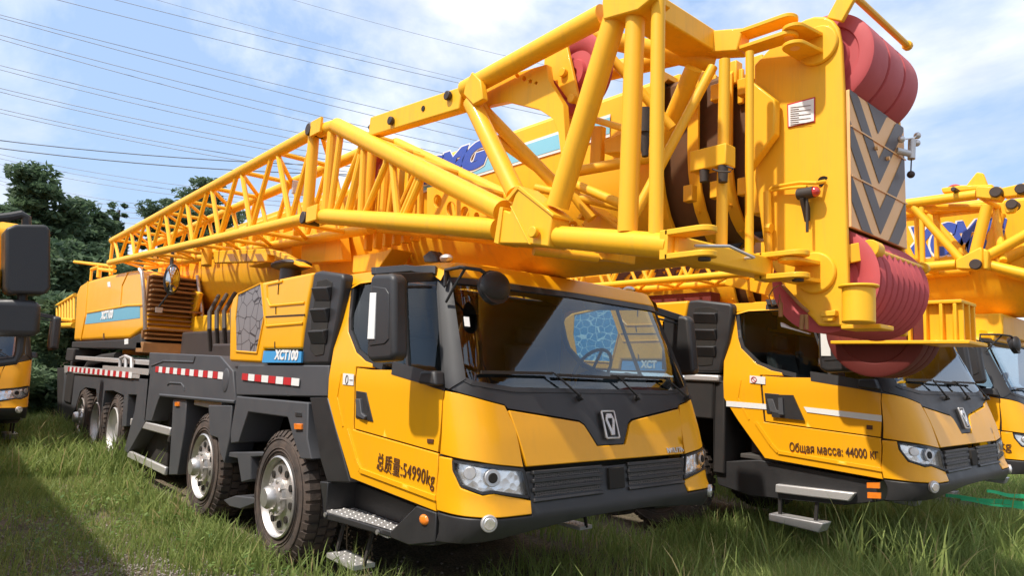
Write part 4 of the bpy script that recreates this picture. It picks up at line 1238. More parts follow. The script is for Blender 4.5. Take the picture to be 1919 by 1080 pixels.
for a, b, r in near:
    tb(tp, P(*a, x=0), P(*b, x=0), r, 10)
    tb(tp, P(*a, x=0) + Vector((X1, .08, 0)), P(*b, x=0) + Vector((X1, .08, 0)), r * .9, 8)
for t in (0, .2, .45, .7, .95):
    tb(tp, onU(t), onU(t) + Vector((X1, 0, 0)), .03, 8); tb(tp, onL(t), onL(t) + Vector((X1, 0, 0)), .03, 8)
    if t < .9: tb(tp, onU(t), onU(t + .25) + Vector((X1, 0, 0)), .026, 8); tb(tp, onL(t), onL(min(1, t + .25)) + Vector((X1, 0, 0)), .026, 8)
tp.build('jib_taper', 'boomyellow', jib)
# gusset with its pin boss
for X in (0.0, X1):
    d = Vector((X, 0, 0))
    m = MB()
    q = [P(*p, x=-.075) + d for p in ((955, 398), (970, 347), (1035, 402), (1028, 463), (993, 458), (927, 456), (937, 390))]
    m.prism(q, (.15, 0, 0)); g = m.build('gusset_plate', 'boomyellow', jib, .01)
    m = MB(); m.prism([P(*p, x=-.085) + d for p in ((968, 347), (974, 349), (952, 377), (946, 374))], (.17, 0, 0)); m.prism([P(*p, x=-.085) + d for p in ((936, 388), (942, 388), (934, 458), (925, 455))], (.17, 0, 0))
    m.prism([P(*p, x=-.085) + d for p in ((971, 347), (1037, 401), (1036, 407), (969, 354))], (.17, 0, 0)); m.prism([P(*p, x=-.082) + d for p in ((955, 386), (957, 385), (993, 458), (990, 458))], (.16, 0, 0)); m.build('gusset_flange', 'boomyellow', g, .004)
    m = MB(); c = P(1003, 436, x=-.09) + d; m.tube(c, c + Vector((-.03, 0, 0)), .035, 16); m.build('pin_boss', 'boomyellow', g, .006)
# base frame: chord to the fork, posts, diagonals, upper chord, cross beams
bf = MB()
fk = P(1258, 462, x=0)
tb(bf, P(1030, 443, x=0), fk, .066, 20)
tb(bf, P(872, 168, x=0), P(1130, 28, x=0), .066, 20)
tb(bf, P(884, 192, x=0), P(966, 362, x=0), .062, 20)
tb(bf, P(1152, 36, x=0), P(1045, 388, x=0), .068, 20)
tb(bf, P(1191, 24, x=0), P(1176, 436, x=0), .054, 20)
tb(bf, P(1234, -30, x=0), P(1229, 440, x=0), .038, 16)
bfo = bf.build('jib_base_frame', 'boomyellow', jib)
# upper link from the base frame back to the taper
m = MB(); m.bar(P(700, 240, x=.02), P(872, 186, x=.02), .09, .17); m.build('jib_link', 'boomyellow', jib, .012)
m = MB(); m.prism([P(*p, x=.0) for p in ((688, 238), (700, 222), (712, 240), (700, 258))], (.05, 0, 0))
for p in ((735, 227), (842, 180)):
    c = P(*p, x=-.03); m.tube(c, c + Vector((-.03, 0, 0)), .035, 16)
m.build('hinge_pin', 'pin', jib, .006)
m = MB(); c = P(793, 203, x=-.028); m.tube(c, c + Vector((-.004, 0, 0)), .022, 14); m.build('link_hole', 'seam', jib)
m = MB()
m.prism([P(*p, x=-.08) for p in ((1130, -8), (1225, -8), (1195, 18), (1130, 36), (1128, 5))], (.16, 0, 0)); m.prism([P(*p, x=-.07) for p in ((872, 158), (884, 134), (900, 150), (905, 185), (886, 196), (868, 176))], (.05, 0, 0)); m.build('node_plate', 'boomyellow', jib, .008)
# web under the upper chord with lightening holes, carrying the pink sheave
webo = [(880, 178), (1120, 50), (1126, 70), (1070, 105), (1062, 205), (1050, 235), (1036, 215), (950, 192), (905, 190)]
wq = [(q.y, q.z) for q in PX([(872, 190), (960, 138), (1024, 120), (1028, 150), (1055, 195), (1062, 300), (1052, 300), (1046, 248), (1036, 222), (1010, 205), (950, 190), (905, 200)], .10)]
hl = []
for c_ in ((969, 142, 4, 4.5), (982, 147, 4, 5), (993, 152, 3.5, 4), (1004, 155, 3, 3)):
    hl.append([(q.y, q.z) for q in PX([(c_[0] + c_[2] * cos(t), c_[1] + c_[3] * sin(t)) for t in np.linspace(0, 2 * pi, 11)[:-1]], .10)])
plate_holes(wq, hl, .10, .05, 'jib_web', 'boomyellow', jib)
wq2 = [(a, b) for a, b in wq]
m = MB(); sheave(m, tuple(P(1072, 138, x=.24)), .27, .09, .07); m.build('jib_sheave', 'red', jib)
m = MB(); m.prism(PX([(1020, 102), (1062, 84), (1083, 180), (1078, 195), (1067, 190), (1019, 125)], .20), (.025, 0, 0)); sp = m.build('sheave_plate', 'boomyellow', jib, .005)
m = MB(); c = P(1058, 137, x=.2); m.tube(c, c + Vector((-.03, 0, 0)), .03, 14); c = P(1075, 186, x=.2); m.tube(c, c + Vector((-.03, 0, 0)), .03, 14); m.build('sheave_pin', 'boomyellow', sp, .004)
# cross beam box and arm to the head at the top, cross tubes to the inner face
XB = .80
m = MB()
t0 = P(1215, 0, y=2.28); t1 = P(1333, 92, y=2.28)
a0 = Vector((0.0, 2.30, t1.z)); a1 = Vector((XB, 2.30, t1.z))
m.bar(a0, a1, .20, .14); 
e = P(1460, 55, x=.74); e2 = Vector((.74, lz.y + .12, lz.z + .12))
A_ = P(1395, 80, x=.76); m.bar(a1 + Vector((-.06, -.05, 0)), A_, .12, .14)
m.build('top_cross_beam', 'boomyellow', jib, .01)
m = MB(); Tp = P(1478, 52, x=.73); dv = (Tp - A_); 
for dz in (-.062, .040):
    sx = Vector((.06, 0, 0))
    m.prism([A_ - sx + Vector((0, 0, dz)), A_ + sx + Vector((0, 0, dz))] + [Tp + Vector((.06 * cos(t), .05 * sin(t), dz)) for t in np.linspace(0, -pi, 9)], (0, 0, .024))
uf = m.build('upper_fork', 'boomyellow', jib, .004)
m = MB()
for dz in (-.0635, .0615): m.tube(Tp + Vector((0, .0, dz)), Tp + Vector((0, 0, dz + .004)), .028, 14)
m.build('fork_hole', 'chev', uf)
m = MB()
z_ = fk.z
m.bar((.0, fk.y + .02, z_), P(1440, 502, x=.7) + Vector((0, .03, 0)), .12, .11)
m.build('bottom_cross_beam', 'boomyellow', jib, .012)
def fork(c, nm):
    m = MB()
    for dz in (-.075, .045):
        pts = [(c.x - .06, c.y + .02), (c.x + .06, c.y + .02)] + [(c.x + .06 * cos(t), c.y - .17 + .06 * sin(t)) for t in np.linspace(0, -pi, 9)]
        m.prism([(a, b, c.z + dz) for a, b in pts], (0, 0, .03))
    m.box((c.x - .06, c.y - .0, c.z - .075), (c.x + .06, c.y + .05, c.z + .075))
    o = m.build(nm, 'boomyellow', jib, .005)
    h = MB(); h.tube((c.x, c.y - .17, c.z - .09), (c.x, c.y - .17, c.z - .04), .03, 14); h.build('fork_pin', 'pin', o)
fork(fk + Vector((0, -.02, 0)), 'lower_fork'); fork(Vector((.70, P(1455, 500, x=.7).y + .05, P(1455, 500, x=.7).z)), 'lower_fork')
m = MB(); m.path([fk + Vector((.05, -.1, 0)), fk + Vector((.2, -.2, .01)), fk + Vector((.4, -.22, -.02)), fk + Vector((.5, -.1, 0))], .008); m.build('loose_cable', 'alu', jib)
# inner face of the base frame and its bracing
inn = MB(); XI = XB
B1 = P(1345, 470, x=.55); T1p = P(1350, 112, x=.55)
tb(inn, P(1358, 112, x=.5), P(1352, 470, x=.5), .032); tb(inn, P(1405, 97, x=.62), P(1404, 482, x=.62), .024)
tb(inn, P(1336, 125, x=.5), P(1170, 440, x=.15), .028); tb(inn, P(1300, 128, x=.6), P(1235, 280, x=.75), .055)
tb(inn, P(870, 168, x=0) , P(1040, 345, x=.45), .045); tb(inn, P(930, 260, x=.2), P(1040, 338, x=.5), .035)
tb(inn, P(1060, 325, x=.35), P(1250, 290, x=.55), .035); tb(inn, P(1060, 338, x=.3), P(1170, 385, x=.3), .03)
tb(inn, P(1075, 60, x=.25), P(1340, 118, x=.8), .06); tb(inn, P(1130, 90, x=.3), P(1260, 240, x=.6), .03)
tb(inn, P(1090, 145, x=.6), P(1330, 90, x=.85), .065); tb(inn, P(1100, 220, x=.45), P(1185, 245, x=.3), .022)
tb(inn, P(1062, 345, x=.4), P(1110, 410, x=.5), .04); tb(inn, P(1005, 352, x=.4), P(1180, 392, x=.5), .03)
tb(inn, P(1000, 470, x=.1), P(1120, 484, x=.5), .03)
inn.build('jib_bracing', 'boomyellow', jib)
m = MB(); m.prism(PX([(1105, 440), (1120, 395), (1165, 420), (1165, 462), (1120, 455)], .62), (.06, 0, 0)); m.build('gusset_plate', 'boomyellow', jib, .006)
# box on the middle post with plugs and hanging sleeve
m = MB(); c = P(1330, 294, x=.42); m.box((c.x - .0, c.y - .10, c.z - .06), (c.x + .10, c.y + .13, c.z + .06)); bxo = m.build('junction_box', 'boomyellow', jib, .006)
m = MB(); 
for p in ((1320, 325), (1355, 325)): m.tube(P(*p, x=.45) + Vector((0, 0, .05)), P(*p, x=.45) + Vector((0, 0, -.05)), .03, 12, .025)
m.path([P(1335, 317, x=.40), P(1350, 322, x=.38), P(1368, 322, x=.38), P(1374, 316, x=.40), P(1362, 312, x=.40)], .005); m.build('plug', 'hose', bxo)
m = MB(); m.tube(P(1207, 205, x=.2), P(1207, 250, x=.2), .045, 16); m.tube(P(1207, 250, x=.2), P(1209, 293, x=.2), .035, 16, .018); m.build('cable_sleeve', 'hose', jib)
m = MB(); m.prism(PX([(1132, 262), (1166, 248), (1168, 285), (1132, 288)], .6), (.25, 0, 0)); m.prism(PX([(1108, 235), (1128, 235), (1124, 312), (1104, 312)], .6), (.05, 0, 0)); m.prism(PX([(1062, 200), (1072, 180), (1062, 320), (1052, 320)], .45), (.05, 0, 0)); m.build('boom_bracket', 'boomyellow', T1, .008)
# winch and brackets on the boom seen through the tapered lattice
m = MB()
for i in range(6):
    px = 690 + i * 17; m.box((.72, P(px, 330, x=.72).y - .06, 3.1), (.80, P(px, 330, x=.72).y, 3.85 + .1 * (i % 2)))
m.prism([(.74, 6.9, 3.05), (.74, 8.0, 3.1), (.74, 8.0, 3.75), (.74, 7.2, 3.8)], (.12, 0, 0)); m.box((.7, 8.2, 3.2), (.9, 9.6, 3.55)); m.build('jib_carrier', 'boomyellow', T1, .01)
m = MB(); sheave(m, tuple(P(712, 320, x=.75)), .2, .08, .05); m.build('guide_sheave', 'red', T1)
m = MB(); c = P(548, 350, x=.35); m.box((c.x, c.y - .02, c.z - .08), (c.x + .14, c.y + .02, c.z + .08)); m.tube(c + Vector((.07, 0, -.05)), c + Vector((.07, 0, -.5)), .015); m.build('camera_lamp', 'alu', T1, .006)
# far side of the boom: hoses and small blocks along the top
m = MB(); m.box((1.05, 8, 3.98), (1.2, 14, 4.08)); 
for i in range(12): m.box((.8, 8.2 + i * .55, 3.55), (.95, 8.35 + i * .55, 3.80))
m.build('boom_rib', 'boomyellow', T1, .01)
# base section's outer box with chevron near the slewing frame
bs = MB(); bs.prism(PX([(400, 470), (500, 466), (522, 471), (572, 499), (560, 500), (515, 480), (500, 477), (500, 490), (400, 493)], .35), (.1, 0, 0)); bo_ = bs.build('cradle_beam', 'boomyellow', T1, .01)
for i in range(3):
    m = MB(); x0_ = 425 + i * 26; m.prism(PX([(x0_, 476), (x0_ + 12, 475.5), (x0_ + 19, 489), (x0_ + 6, 489.5)], .346), (.004, 0, 0)); m.build('warning_stripe', 'rung', bo_)
m = MB(); m.prism(PX([(662, 479), (705, 474), (735, 466), (706, 508), (660, 512)], .7), (.25, 0, 0)); m.build('boom_bracket', 'boomyellow', T1, .008)
m = MB(); m.prism(PX([(792, 480), (806, 469), (818, 482), (820, 492), (795, 492)], .5), (.12, 0, 0)); m.build('roof_camera', 'black', T1, .01)
m = MB(); c = P(387, 470, x=.3); m.tube(P(388, 463, x=.3), P(387, 498, x=.3), .07, 14); m.build('jib_support', 'boomyellow', T1)

# ------------------------------------------------------------------ second truck crane (44000 кг)
def new_truck(name, off, label):
    r = root(name, TRUCK_O + Vector(off), label, 'truck crane', 'truck cranes parked in a row')
    r['_o'] = tuple(TRUCK_O)      # children are given in the first truck's coordinates
    return r
D2 = Vector((4.25, -1.26, .09))
T2 = new_truck('crane_truck', D2, 'yellow truck crane with 44000 lettered on its door and a white side stripe')
for o in CAB: copy_tree(o, T2)
for o in COVER: copy_tree(o, T2)
for k in list(bpy.data.objects):
    if k.parent and k.parent.parent == T2 and k.name.startswith('cell_grille'):
        k.data = k.data.copy(); k.data.materials[0] = MT['hexblue']
def shared_chassis(T):
    m = MB(); m.box((.7, 4.2, .7), (2.15, 14.5, 1.4)); m.box((.02, 5.7, 1.35), (CW - .02, 14, 1.8)); m.box((.02, 5.55, .75), (.5, 5.7, 1.8)); m.build('chassis', 'dark', T, .02)
    m = MB(); m.prism(PX([(598, 903), (657, 900), (817, 963), (815, 1018), (766, 1023), (640, 990), (600, 960)], .06), (.3, 0, 0)); both(m).build('side_skirt', 'black', T, .01)
    for q in (((1453, 908), (1602, 925), (1590, 941), (1452, 924)), ((1440, 963), (1543, 982), (1534, 1000), (1440, 977))):
        m = MB(); m.prism([P(*p, x=4.25) - Vector((4.25, -1.26, .09)) for p in q], (.20, 0, 0)); both(m).build('step', 'alu', T, .012)
    for p, q in (((1462, 925), (1462, 975)), ((1532, 935), (1528, 985))):
        m = MB(); m.bar(P(*p, x=4.33) - Vector((4.25, -1.26, .09)), P(*q, x=4.33) - Vector((4.25, -1.26, .09)), .03, .03); both(m).build('step_hanger', 'dark', T)
    for y in (6.5, 8.2, 12.4, 13.8):
        for s_ in (0, 1):
            src = WH[s_]; c = copy_tree(src, T); c.location.y += y - 6.5
WH = [o for o in bpy.data.objects if o.parent == T1 and o.name.split('.')[0] == 'wheel'][:2]
shared_chassis(T2)
def dtext(name, body, T, y0_, z0_, size, width): 
    return text(name, body, 'letter', T, (-.008, y0_, z0_), size, (0, -1, 0), (0, 0, 1), width=width, bold=.003)
def toT(p, D):  # survey point of the second or third truck's near side in the first truck's coordinates
    q = P(*p, x=D.x - .008); return q - D
a = toT((1479, 846), D2); b = toT((1646, 861), D2)
text('door_lettering', 'Общая масса: 44000 кг', 'letter', T2, a, .125, b - a, (0, 0, 1), width=(b - a).length, bold=.001)
def side2(name, pts, D, mat, T, d=.004): return MB().prism([toT(p, D) for p in pts], (d, 0, 0)).build(name, mat, T)
side2('white_stripe', [(1361, 752), (1437, 758), (1437, 768), (1361, 762)], D2, 'white', T2); side2('white_stripe', [(1506, 763), (1652, 779), (1652, 791), (1512, 773)], D2, 'white', T2)
s2 = side2('warning_sticker', [(1405, 704), (1434, 707), (1434, 721), (1405, 718)], D2, 'white', T2)
m = MB(); c = toT((1413, 712), D2) + Vector((-.004, 0, 0)); m.path([c + Vector((0, .03 * cos(a_), .03 * sin(a_))) for a_ in np.linspace(0, 2 * pi, 14)], .004, 5); m.tube(c + Vector((0, .02, .02)), c + Vector((0, -.02, -.02)), .004, 5); m.build('sticker_mark', 'redstrip', s2)
side2('side_marker', [(1626, 905), (1650, 905), (1650, 916), (1626, 915)], D2, 'amber', T2, -.02); side2('side_marker', [(1627, 923), (1652, 924), (1652, 935), (1627, 934)], D2, 'amber', T2, -.02)
hb2 = side2('handle_surround', [(1447, 740), (1487, 741), (1508, 788), (1448, 782)], D2, 'black', T2, -.02); side2('handle_grip', [(1462, 746), (1470, 746), (1472, 778), (1463, 777)], D2, 'grey', hb2, -.045)
side2('door_badge', [(1624, 797), (1635, 798), (1635, 806), (1624, 805)], D2, 'letter', T2)
m = MB(); c = toT((1329, 711), D2); m.box((c.x, c.y - .12, c.z - .03), (c.x + .3, c.y + .35, c.z + .05)); m.build('cover_bracket', 'alu', T2, .02)
sgn = MB(); sgn.prism(PX([(494, 658), (565, 659), (564, 680), (491, 680)], -.01), (.02, 0, 0)); sg2 = sgn.build('model_sign', 'blue', T2)
text('sign_lettering', 'XCT', 'white', sg2, P(515, 673, x=-.014), .125, (0, -1, 0), (0, 0, 1), bold=.006, width=.24)
# its boom, lower and further back, with a jib of its own
def w2(p, x): return P(*p, x=x) - D2
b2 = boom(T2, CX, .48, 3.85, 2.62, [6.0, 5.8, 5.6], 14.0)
H2 = [(5.6, 2.45), (4.6, 2.30), (4.35, 2.34), (4.2, 2.7), (4.5, 3.25), (5.6, 3.6)]
m = MB(); m.prism([(.93, a, b) for a, b in H2], (.05, 0, 0)); hb = m.build('boom_head', 'boomyellow', T2, .015)
m = MB(); m.prism([(1.87, a, b) for a, b in H2], (.05, 0, 0)); m.build('head_plate', 'boomyellow', hb, .015)
def l2(x, y, z): return (x - D2.x, y - D2.y, z - D2.z)
m = MB(); m.box(l2(3.50, 1.66, 2.265), l2(4.0, 2.75, 2.295)); m.box(l2(3.56, 1.72, 2.60), l2(3.96, 2.2, 2.63))
for x in (3.60, 3.76, 3.90): m.box(l2(x, 1.72, 2.295), l2(x + .025, 1.8, 2.60))
for y in (1.76, 1.86, 1.98, 2.10): m.box(l2(3.56, y, 2.295), l2(3.62, y + .025, 2.60))
m.box(l2(3.62, 1.8, 2.295), l2(3.92, 2.16, 2.60)); hbx = m.build('hook_frame', 'boomyellow', T2, .006)
m = MB(); m.bar(l2(3.9, 2.1, 2.5), l2(5.0, 4.6, 3.2), .25, .22); m.build('frame_arm', 'boomyellow', hbx, .01)
for i in range(3):
    m = MB(); disc_sheave(m, l2(3.62 + i * .14, 2.42, 2.40), .42, .12); m.build('hook_sheave', 'rust', hbx)
m = MB(); X2 = .10; ya, yb = 5.2, 12.5
for X in (X2, X2 + .6):
    for z in (3.04, 3.62): m.tube((X, ya, z), (X, yb, z), .045, 12)
    n = 12
    for i in range(n):
        y1 = ya + (yb - ya) * i / n; y2 = ya + (yb - ya) * (i + .5) / n; y3 = ya + (yb - ya) * (i + 1) / n
        m.tube((X, y1, 3.62), (X, y2, 3.04), .025, 8); m.tube((X, y2, 3.04), (X, y3, 3.62), .025, 8)
        if X == X2: m.tube((X, y2, 3.04), (X + .6, y2, 3.04), .022, 8); m.tube((X, y1, 3.62), (X + .6, y1, 3.62), .022, 8); m.tube((X, y2, 3.04), (X + .6, y3 + .3, 3.04), .02, 8)
j2 = m.build('lattice_jib', 'boomyellow', T2)
c = w2((1350, 521), 4.35); m = MB(); m.lathe_x((X2 - .02, 5.15, 3.04), [(0, .045), (0, .10), (.09, .10), (.09, .045), (0, .045)], 24); m.build('jib_eye', 'pin', j2)
m = MB(); m.box((.75, 6.2, 2.72), (.98, 7.6, 2.95)); m.build('head_frame', 'rust', T2, .01)
text('boom_lettering', 'XCMG', 'letter', b2, (CX - .48 - .008, 8.2, 3.12), .42, (0, -1, 0), (0, 0, 1), bold=.03, shear=.3, width=2.0)

# ------------------------------------------------------------------ third truck crane at the right edge
D3 = Vector((8.35, -1.25, .06))
T3 = new_truck('crane_truck', D3, 'yellow truck crane furthest right, its boom lettering seen through a lattice jib')
for o in CAB: copy_tree(o, T3)
for o in COVER: copy_tree(o, T3)
shared_chassis(T3)
a = toT((1872, 842), D3)
text('door_lettering', '54990kg', 'letter', T3, a + Vector((0, .42, .0)), .165, (0, -1, 0), (0, 0, 1), width=.56)
# its big boom and jib: surveyed on planes x = 9.2 and 8.5
XB3 = 9.15 - D3.x
b3 = boom(T3, XB3 + .62, .62, 4.73 - D3.z, 3.02 - D3.z, [1.6], 15.0)
def w3(p, x): return P(*p, x=x) - D3
q0 = w3((1700, 474), 9.14); q1 = w3((1889, 441), 9.14)
text('boom_lettering', 'XCMG', 'navy', b3, (XB3 - .008, q0.y, q0.z - .05), .62, (0, -1, 0), (0, 0, 1), bold=.045, shear=.35, width=abs(q1.y - q0.y) * 1.0)
text('lettering_outline', 'XCMG', 'white', b3, (XB3 - .004, q0.y + .03, q0.z - .06), .64, (0, -1, 0), (0, 0, 1), bold=.057, shear=.35, width=abs(q1.y - q0.y) * 1.02, ext=.0005)
m = MB(); XJ = 8.5
def t3(a, b, r, x=XJ): m.tube(w3(a, x), w3(b, x), r, 14)
for dx in (0, .65):
    x = XJ + dx * 1.0
    def tt3(a, b, r):
        A = w3(a, XJ) + Vector((dx, 0, 0)); B = w3(b, XJ) + Vector((dx, 0, 0)); m.tube(A, B, r, 14)
    tt3((1600, 395), (1830, 365), .075); tt3((1689, 385), (1691, 490), .035); tt3((1727, 388), (1729, 498), .038)
    tt3((1712, 388), (1805, 492), .055); tt3((1850, 385), (1826, 482), .075); tt3((1600, 512), (1792, 496), .075)
    tt3((1848, 482), (1960, 420), .075); tt3((1848, 496), (1960, 524), .075); tt3((1640, 390), (1689, 490), .05)
for p in ((1689, 386), (1727, 383), (1691, 505), (1729, 502), (1800, 490), (1845, 372)): 
    A = w3(p, XJ); m.tube(A, A + Vector((.65, 0, 0)), .045, 10)
m.tube(w3((1712, 388), XJ), w3((1845, 372), XJ) + Vector((.65, 0, 0)), .05, 10); m.tube(w3((1880, 490), XJ), w3((1840, 372), XJ) + Vector((.65, 0, 0)), .05, 10)
j3 = m.build('lattice_jib', 'boomyellow', T3)
m = MB(); m.prism([w3(p, XJ - .12) for p in ((1790, 487), (1838, 462), (1842, 475), (1842, 503), (1832, 506), (1791, 504))], (.24, 0, 0)); m.prism([w3(p, XJ - .12) for p in ((1828, 352), (1832, 348), (1876, 350), (1878, 362), (1870, 375), (1828, 370))], (.24, 0, 0))
m.prism([w3(p, XJ - .16) for p in ((1842, 465), (1852, 470), (1852, 505), (1842, 505))], (.32, 0, 0)); m.build('gusset_plate', 'boomyellow', j3, .02)
m = MB(); m.prism([w3(p, XJ - .06) for p in ((1876, 352), (1960, 333), (1960, 362), (1880, 370))], (.16, 0, 0)); m.prism([w3(p, XJ + .1) for p in ((1805, 355), (1812, 345), (1830, 322), (1842, 324), (1850, 345), (1850, 352))], (.08, 0, 0)); m.prism([w3(p, XJ + .0) for p in ((1763, 352), (1800, 347), (1860, 345), (1860, 352), (1766, 362))], (.1, 0, 0))
m.prism([w3(p, XJ - .14) for p in ((1880, 378), (1888, 372), (1900, 373), (1907, 385), (1900, 398), (1884, 400))], (.1, 0, 0)); m.build('jib_link', 'boomyellow', j3, .02)
m = MB()
for p, r in (((1827, 495), .075), ((1865, 359), .075), ((1912, 353), .07), ((1895, 382), .07), ((1786, 354), .035)):
    c = w3(p, XJ - .17); m.tube(c, c + Vector((.2, 0, 0)), r, 18)
m.build('hinge_pin', 'pin', j3, .01)
m = MB(); sheave(m, tuple(w3((1788, 360), XJ + .15)), .12, .08, .04); m.build('jib_sheave', 'red', j3)
m = MB(); m.box((XB3 - .3, 3.9, 2.62), (XB3 + 1.3, 4.3, 2.95)); m.box((XB3 - .35, 4.0, 2.55), (XB3 + 1.4, 9.0, 2.68)); m.box((.2, 4.6, 2.45), (.35, 4.75, 3.0)); m.build('boom_rest', 'boomyellow', T3, .02)

door1 = [o for o in bpy.data.objects if o.name.startswith('side_panel') and o.parent == T1][0]
sidetext('door_lettering', '总质量:54990kg', 'letter', door1, (705, 878), -.006, .142, 0, (813, 913), spacing=1.12)

# ------------------------------------------------------------------ truck at the left edge, close to the camera
TL = root('parked_truck', (-4.0, 6.5, 0), 'truck at the left edge, showing only its big black mirrors and a strip of cab', 'truck')
m = MB(); m.prism([(-2.52, 4.15, 1.88), (-2.52, 4.30, 2.75), (-2.52, 6.0, 2.75), (-2.52, 6.0, 1.88)], (-2.5, 0, 0)) if False else None
side = MB(); side.prism([(-2.47, 4.2, 1.84), (-2.47, 4.2, 2.32), (-2.47, 6.3, 2.32), (-2.47, 6.3, 1.84)], (-2.6, 0, 0)); side.build('cab_body', 'yellow', TL, .05, 3)
m = MB(); m.prism([(-2.385, 4.42, 2.29), (-2.385, 4.44, 2.52), (-2.385, 4.52, 2.58), (-2.385, 6.3, 2.62), (-2.385, 6.3, 2.29)], (-2.74, 0, 0)); cu_ = m.build('cab_upper', 'yellow', TL, .03, 3)
m = MB(); m.prism([(-2.38, 4.6, 2.36), (-2.38, 4.62, 2.55), (-2.38, 5.2, 2.57), (-2.38, 5.2, 2.36)], (-.01, 0, 0)); m.build('cab_glass', 'mirrorglass', cu_)
m = MB(); m.box((-5.1, 4.05, .45), (-2.46, 6.3, 1.78)); m.build('lower_body', 'grey', TL, .05, 3)
m = MB(); m.box((-5.1, 4.0, 1.78), (-2.455, 6.3, 1.84)); m.build('trim_strip', 'white', TL, .012)
m = MB(); m.box((-4.6, 6.3, .7), (-2.9, 12.5, 1.4)); m.build('chassis', 'dark', TL, .03)
m = MB(); m.prism([(-4.9, 4.9, 2.4), (-4.9, 5.4, 2.75), (-4.9, 14.5, 2.75), (-4.9, 14.5, 1.4), (-4.9, 6.6, 1.4), (-4.9, 6.6, 2.5)], (1.95, 0, 0)); m.build('unseen_body', 'yellow', TL, .06)  # out of view, shaped to shade the lane and darken window reflections
for s_, y in ((0, 5.2), (1, 5.2), (0, 10.8), (1, 10.8)):
    src = WH[s_]; c = copy_tree(src, TL)
    c['_o'] = (0, 0, 0)
    c.location = Vector((-5.5 - .35 * (1 - s_) + (.1 if s_ else 0), y - 6.5, 0)) + TRUCK_O - Vector((-4.0, 6.5, 0)) + Vector((0, 0, 0))
def yv(p, y=4.1): return P(*p, y=y)
m = MB(); m.prism([yv(p) for p in ((10, 428), (30, 420), (86, 421), (95, 430), (95, 540), (86, 552), (16, 550), (9, 538))], (0, .2, 0)); mr = m.build('mirror', 'black', TL, .05, 5)
m = MB(); m.prism([yv(p) for p in ((-18, 566), (-5, 560), (70, 563), (78, 574), (76, 622), (68, 632), (-10, 630), (-18, 620))], (0, .2, 0)); m.build('wide_mirror', 'black', TL, .05, 5)
m = MB(); m.path([yv((-30, 412), 4.2), yv((20, 406), 4.2), yv((40, 402), 4.2), yv((49, 408), 4.2), yv((50, 425), 4.2)], .022, 10); m.tube(yv((42, 548), 4.2), yv((42, 566), 4.2), .022, 10); m.path([yv((40, 630), 4.2), yv((37, 660), 4.2), yv((28, 676), 4.2), yv((-30, 684), 4.2)], .022, 10); m.build('mirror_arm', 'black', TL)

# far truck behind those mirrors
D4 = Vector((-3.95, 10.6, 0))
T4 = new_truck('distant_truck', D4, 'yellow truck in the distance behind the black mirrors, headlight just visible')
T4['category'] = 'truck'
for o in CAB: copy_tree(o, T4)
shared_chassis(T4)
m = MB(); m.box((.1, 5.6, 1.3), (CW - .1, 11, 2.6)); m.build('body_box', 'yellow', T4, .05)

# ------------------------------------------------------------------ ground
def ground_mat():
    m = bpy.data.materials.new('ground')
    m.use_nodes = True
    t = m.node_tree; p = t.nodes['Principled BSDF']; p.inputs['Roughness'].default_value = .95
    g = t.nodes.new("ShaderNodeNewGeometry")
    n = t.nodes.new("ShaderNodeTexNoise"); n.inputs['Scale'].default_value = .8; n.inputs['Detail'].default_value = 10; n.inputs['Roughness'].default_value = .7
    r = t.nodes.new("ShaderNodeValToRGB")
    r.color_ramp.elements[0].position = .35; r.color_ramp.elements[0].color = (.075, .075, .038, 1)
    r.color_ramp.elements[1].position = .62; r.color_ramp.elements[1].color = (.25, .20, .145, 1)
    n2 = t.nodes.new("ShaderNodeTexVoronoi"); n2.inputs['Scale'].default_value = 38
    r2 = t.nodes.new("ShaderNodeValToRGB"); r2.color_ramp.elements[0].color = (1.25, 1.2, 1.15, 1); r2.color_ramp.elements[1].color = (.45, .42, .4, 1); r2.color_ramp.elements[1].position = .8
    mx = t.nodes.new("ShaderNodeMix"); mx.data_type = 'RGBA'; mx.blend_type = 'MULTIPLY'; mx.inputs[0].default_value = 1
    b = t.nodes.new("ShaderNodeBump"); b.inputs['Strength'].default_value = .8; b.inputs['Distance'].default_value = .02; b.invert = True
    t.links.new(g.outputs['Position'], n.inputs['Vector']); t.links.new(g.outputs['Position'], n2.inputs['Vector'])
    t.links.new(n.outputs['Fac'], r.inputs[0]); t.links.new(n2.outputs['Distance'], r2.inputs[0])
    t.links.new(r.outputs[0], mx.inputs[6]); t.links.new(r2.outputs[0], mx.inputs[7]); t.links.new(mx.outputs[2], p.inputs['Base Color'])
    t.links.new(n2.outputs['Distance'], b.inputs['Height']); t.links.new(b.outputs[0], p.inputs['Normal'])
    return m
g = MB()
gx = sorted(set([-600, -200, -80, -40] + list(np.arange(-20, 30, 1.0)) + [40, 80, 200, 600])); gy = sorted(set([-200, -60, -20] + list(np.arange(-6, 40, 1.0)) + [60, 120, 300, 900]))
def gz(x, y): 
    k = 1 if abs(x) < 30 and abs(y) < 45 else 0
    return k * (.02 * sin(x * 1.3 + y * .7) + .015 * sin(y * 2.1 - x)) - .01
g.add([(x, y, gz(x, y)) for y in gy for x in gx], [(j * len(gx) + i, j * len(gx) + i + 1, (j + 1) * len(gx) + i + 1, (j + 1) * len(gx) + i) for j in range(len(gy) - 1) for i in range(len(gx) - 1)])
go = g.build('ground', ground_mat(), None, angle=80)
tag(go, 'bare earth and gravel under the grass', kind='structure')

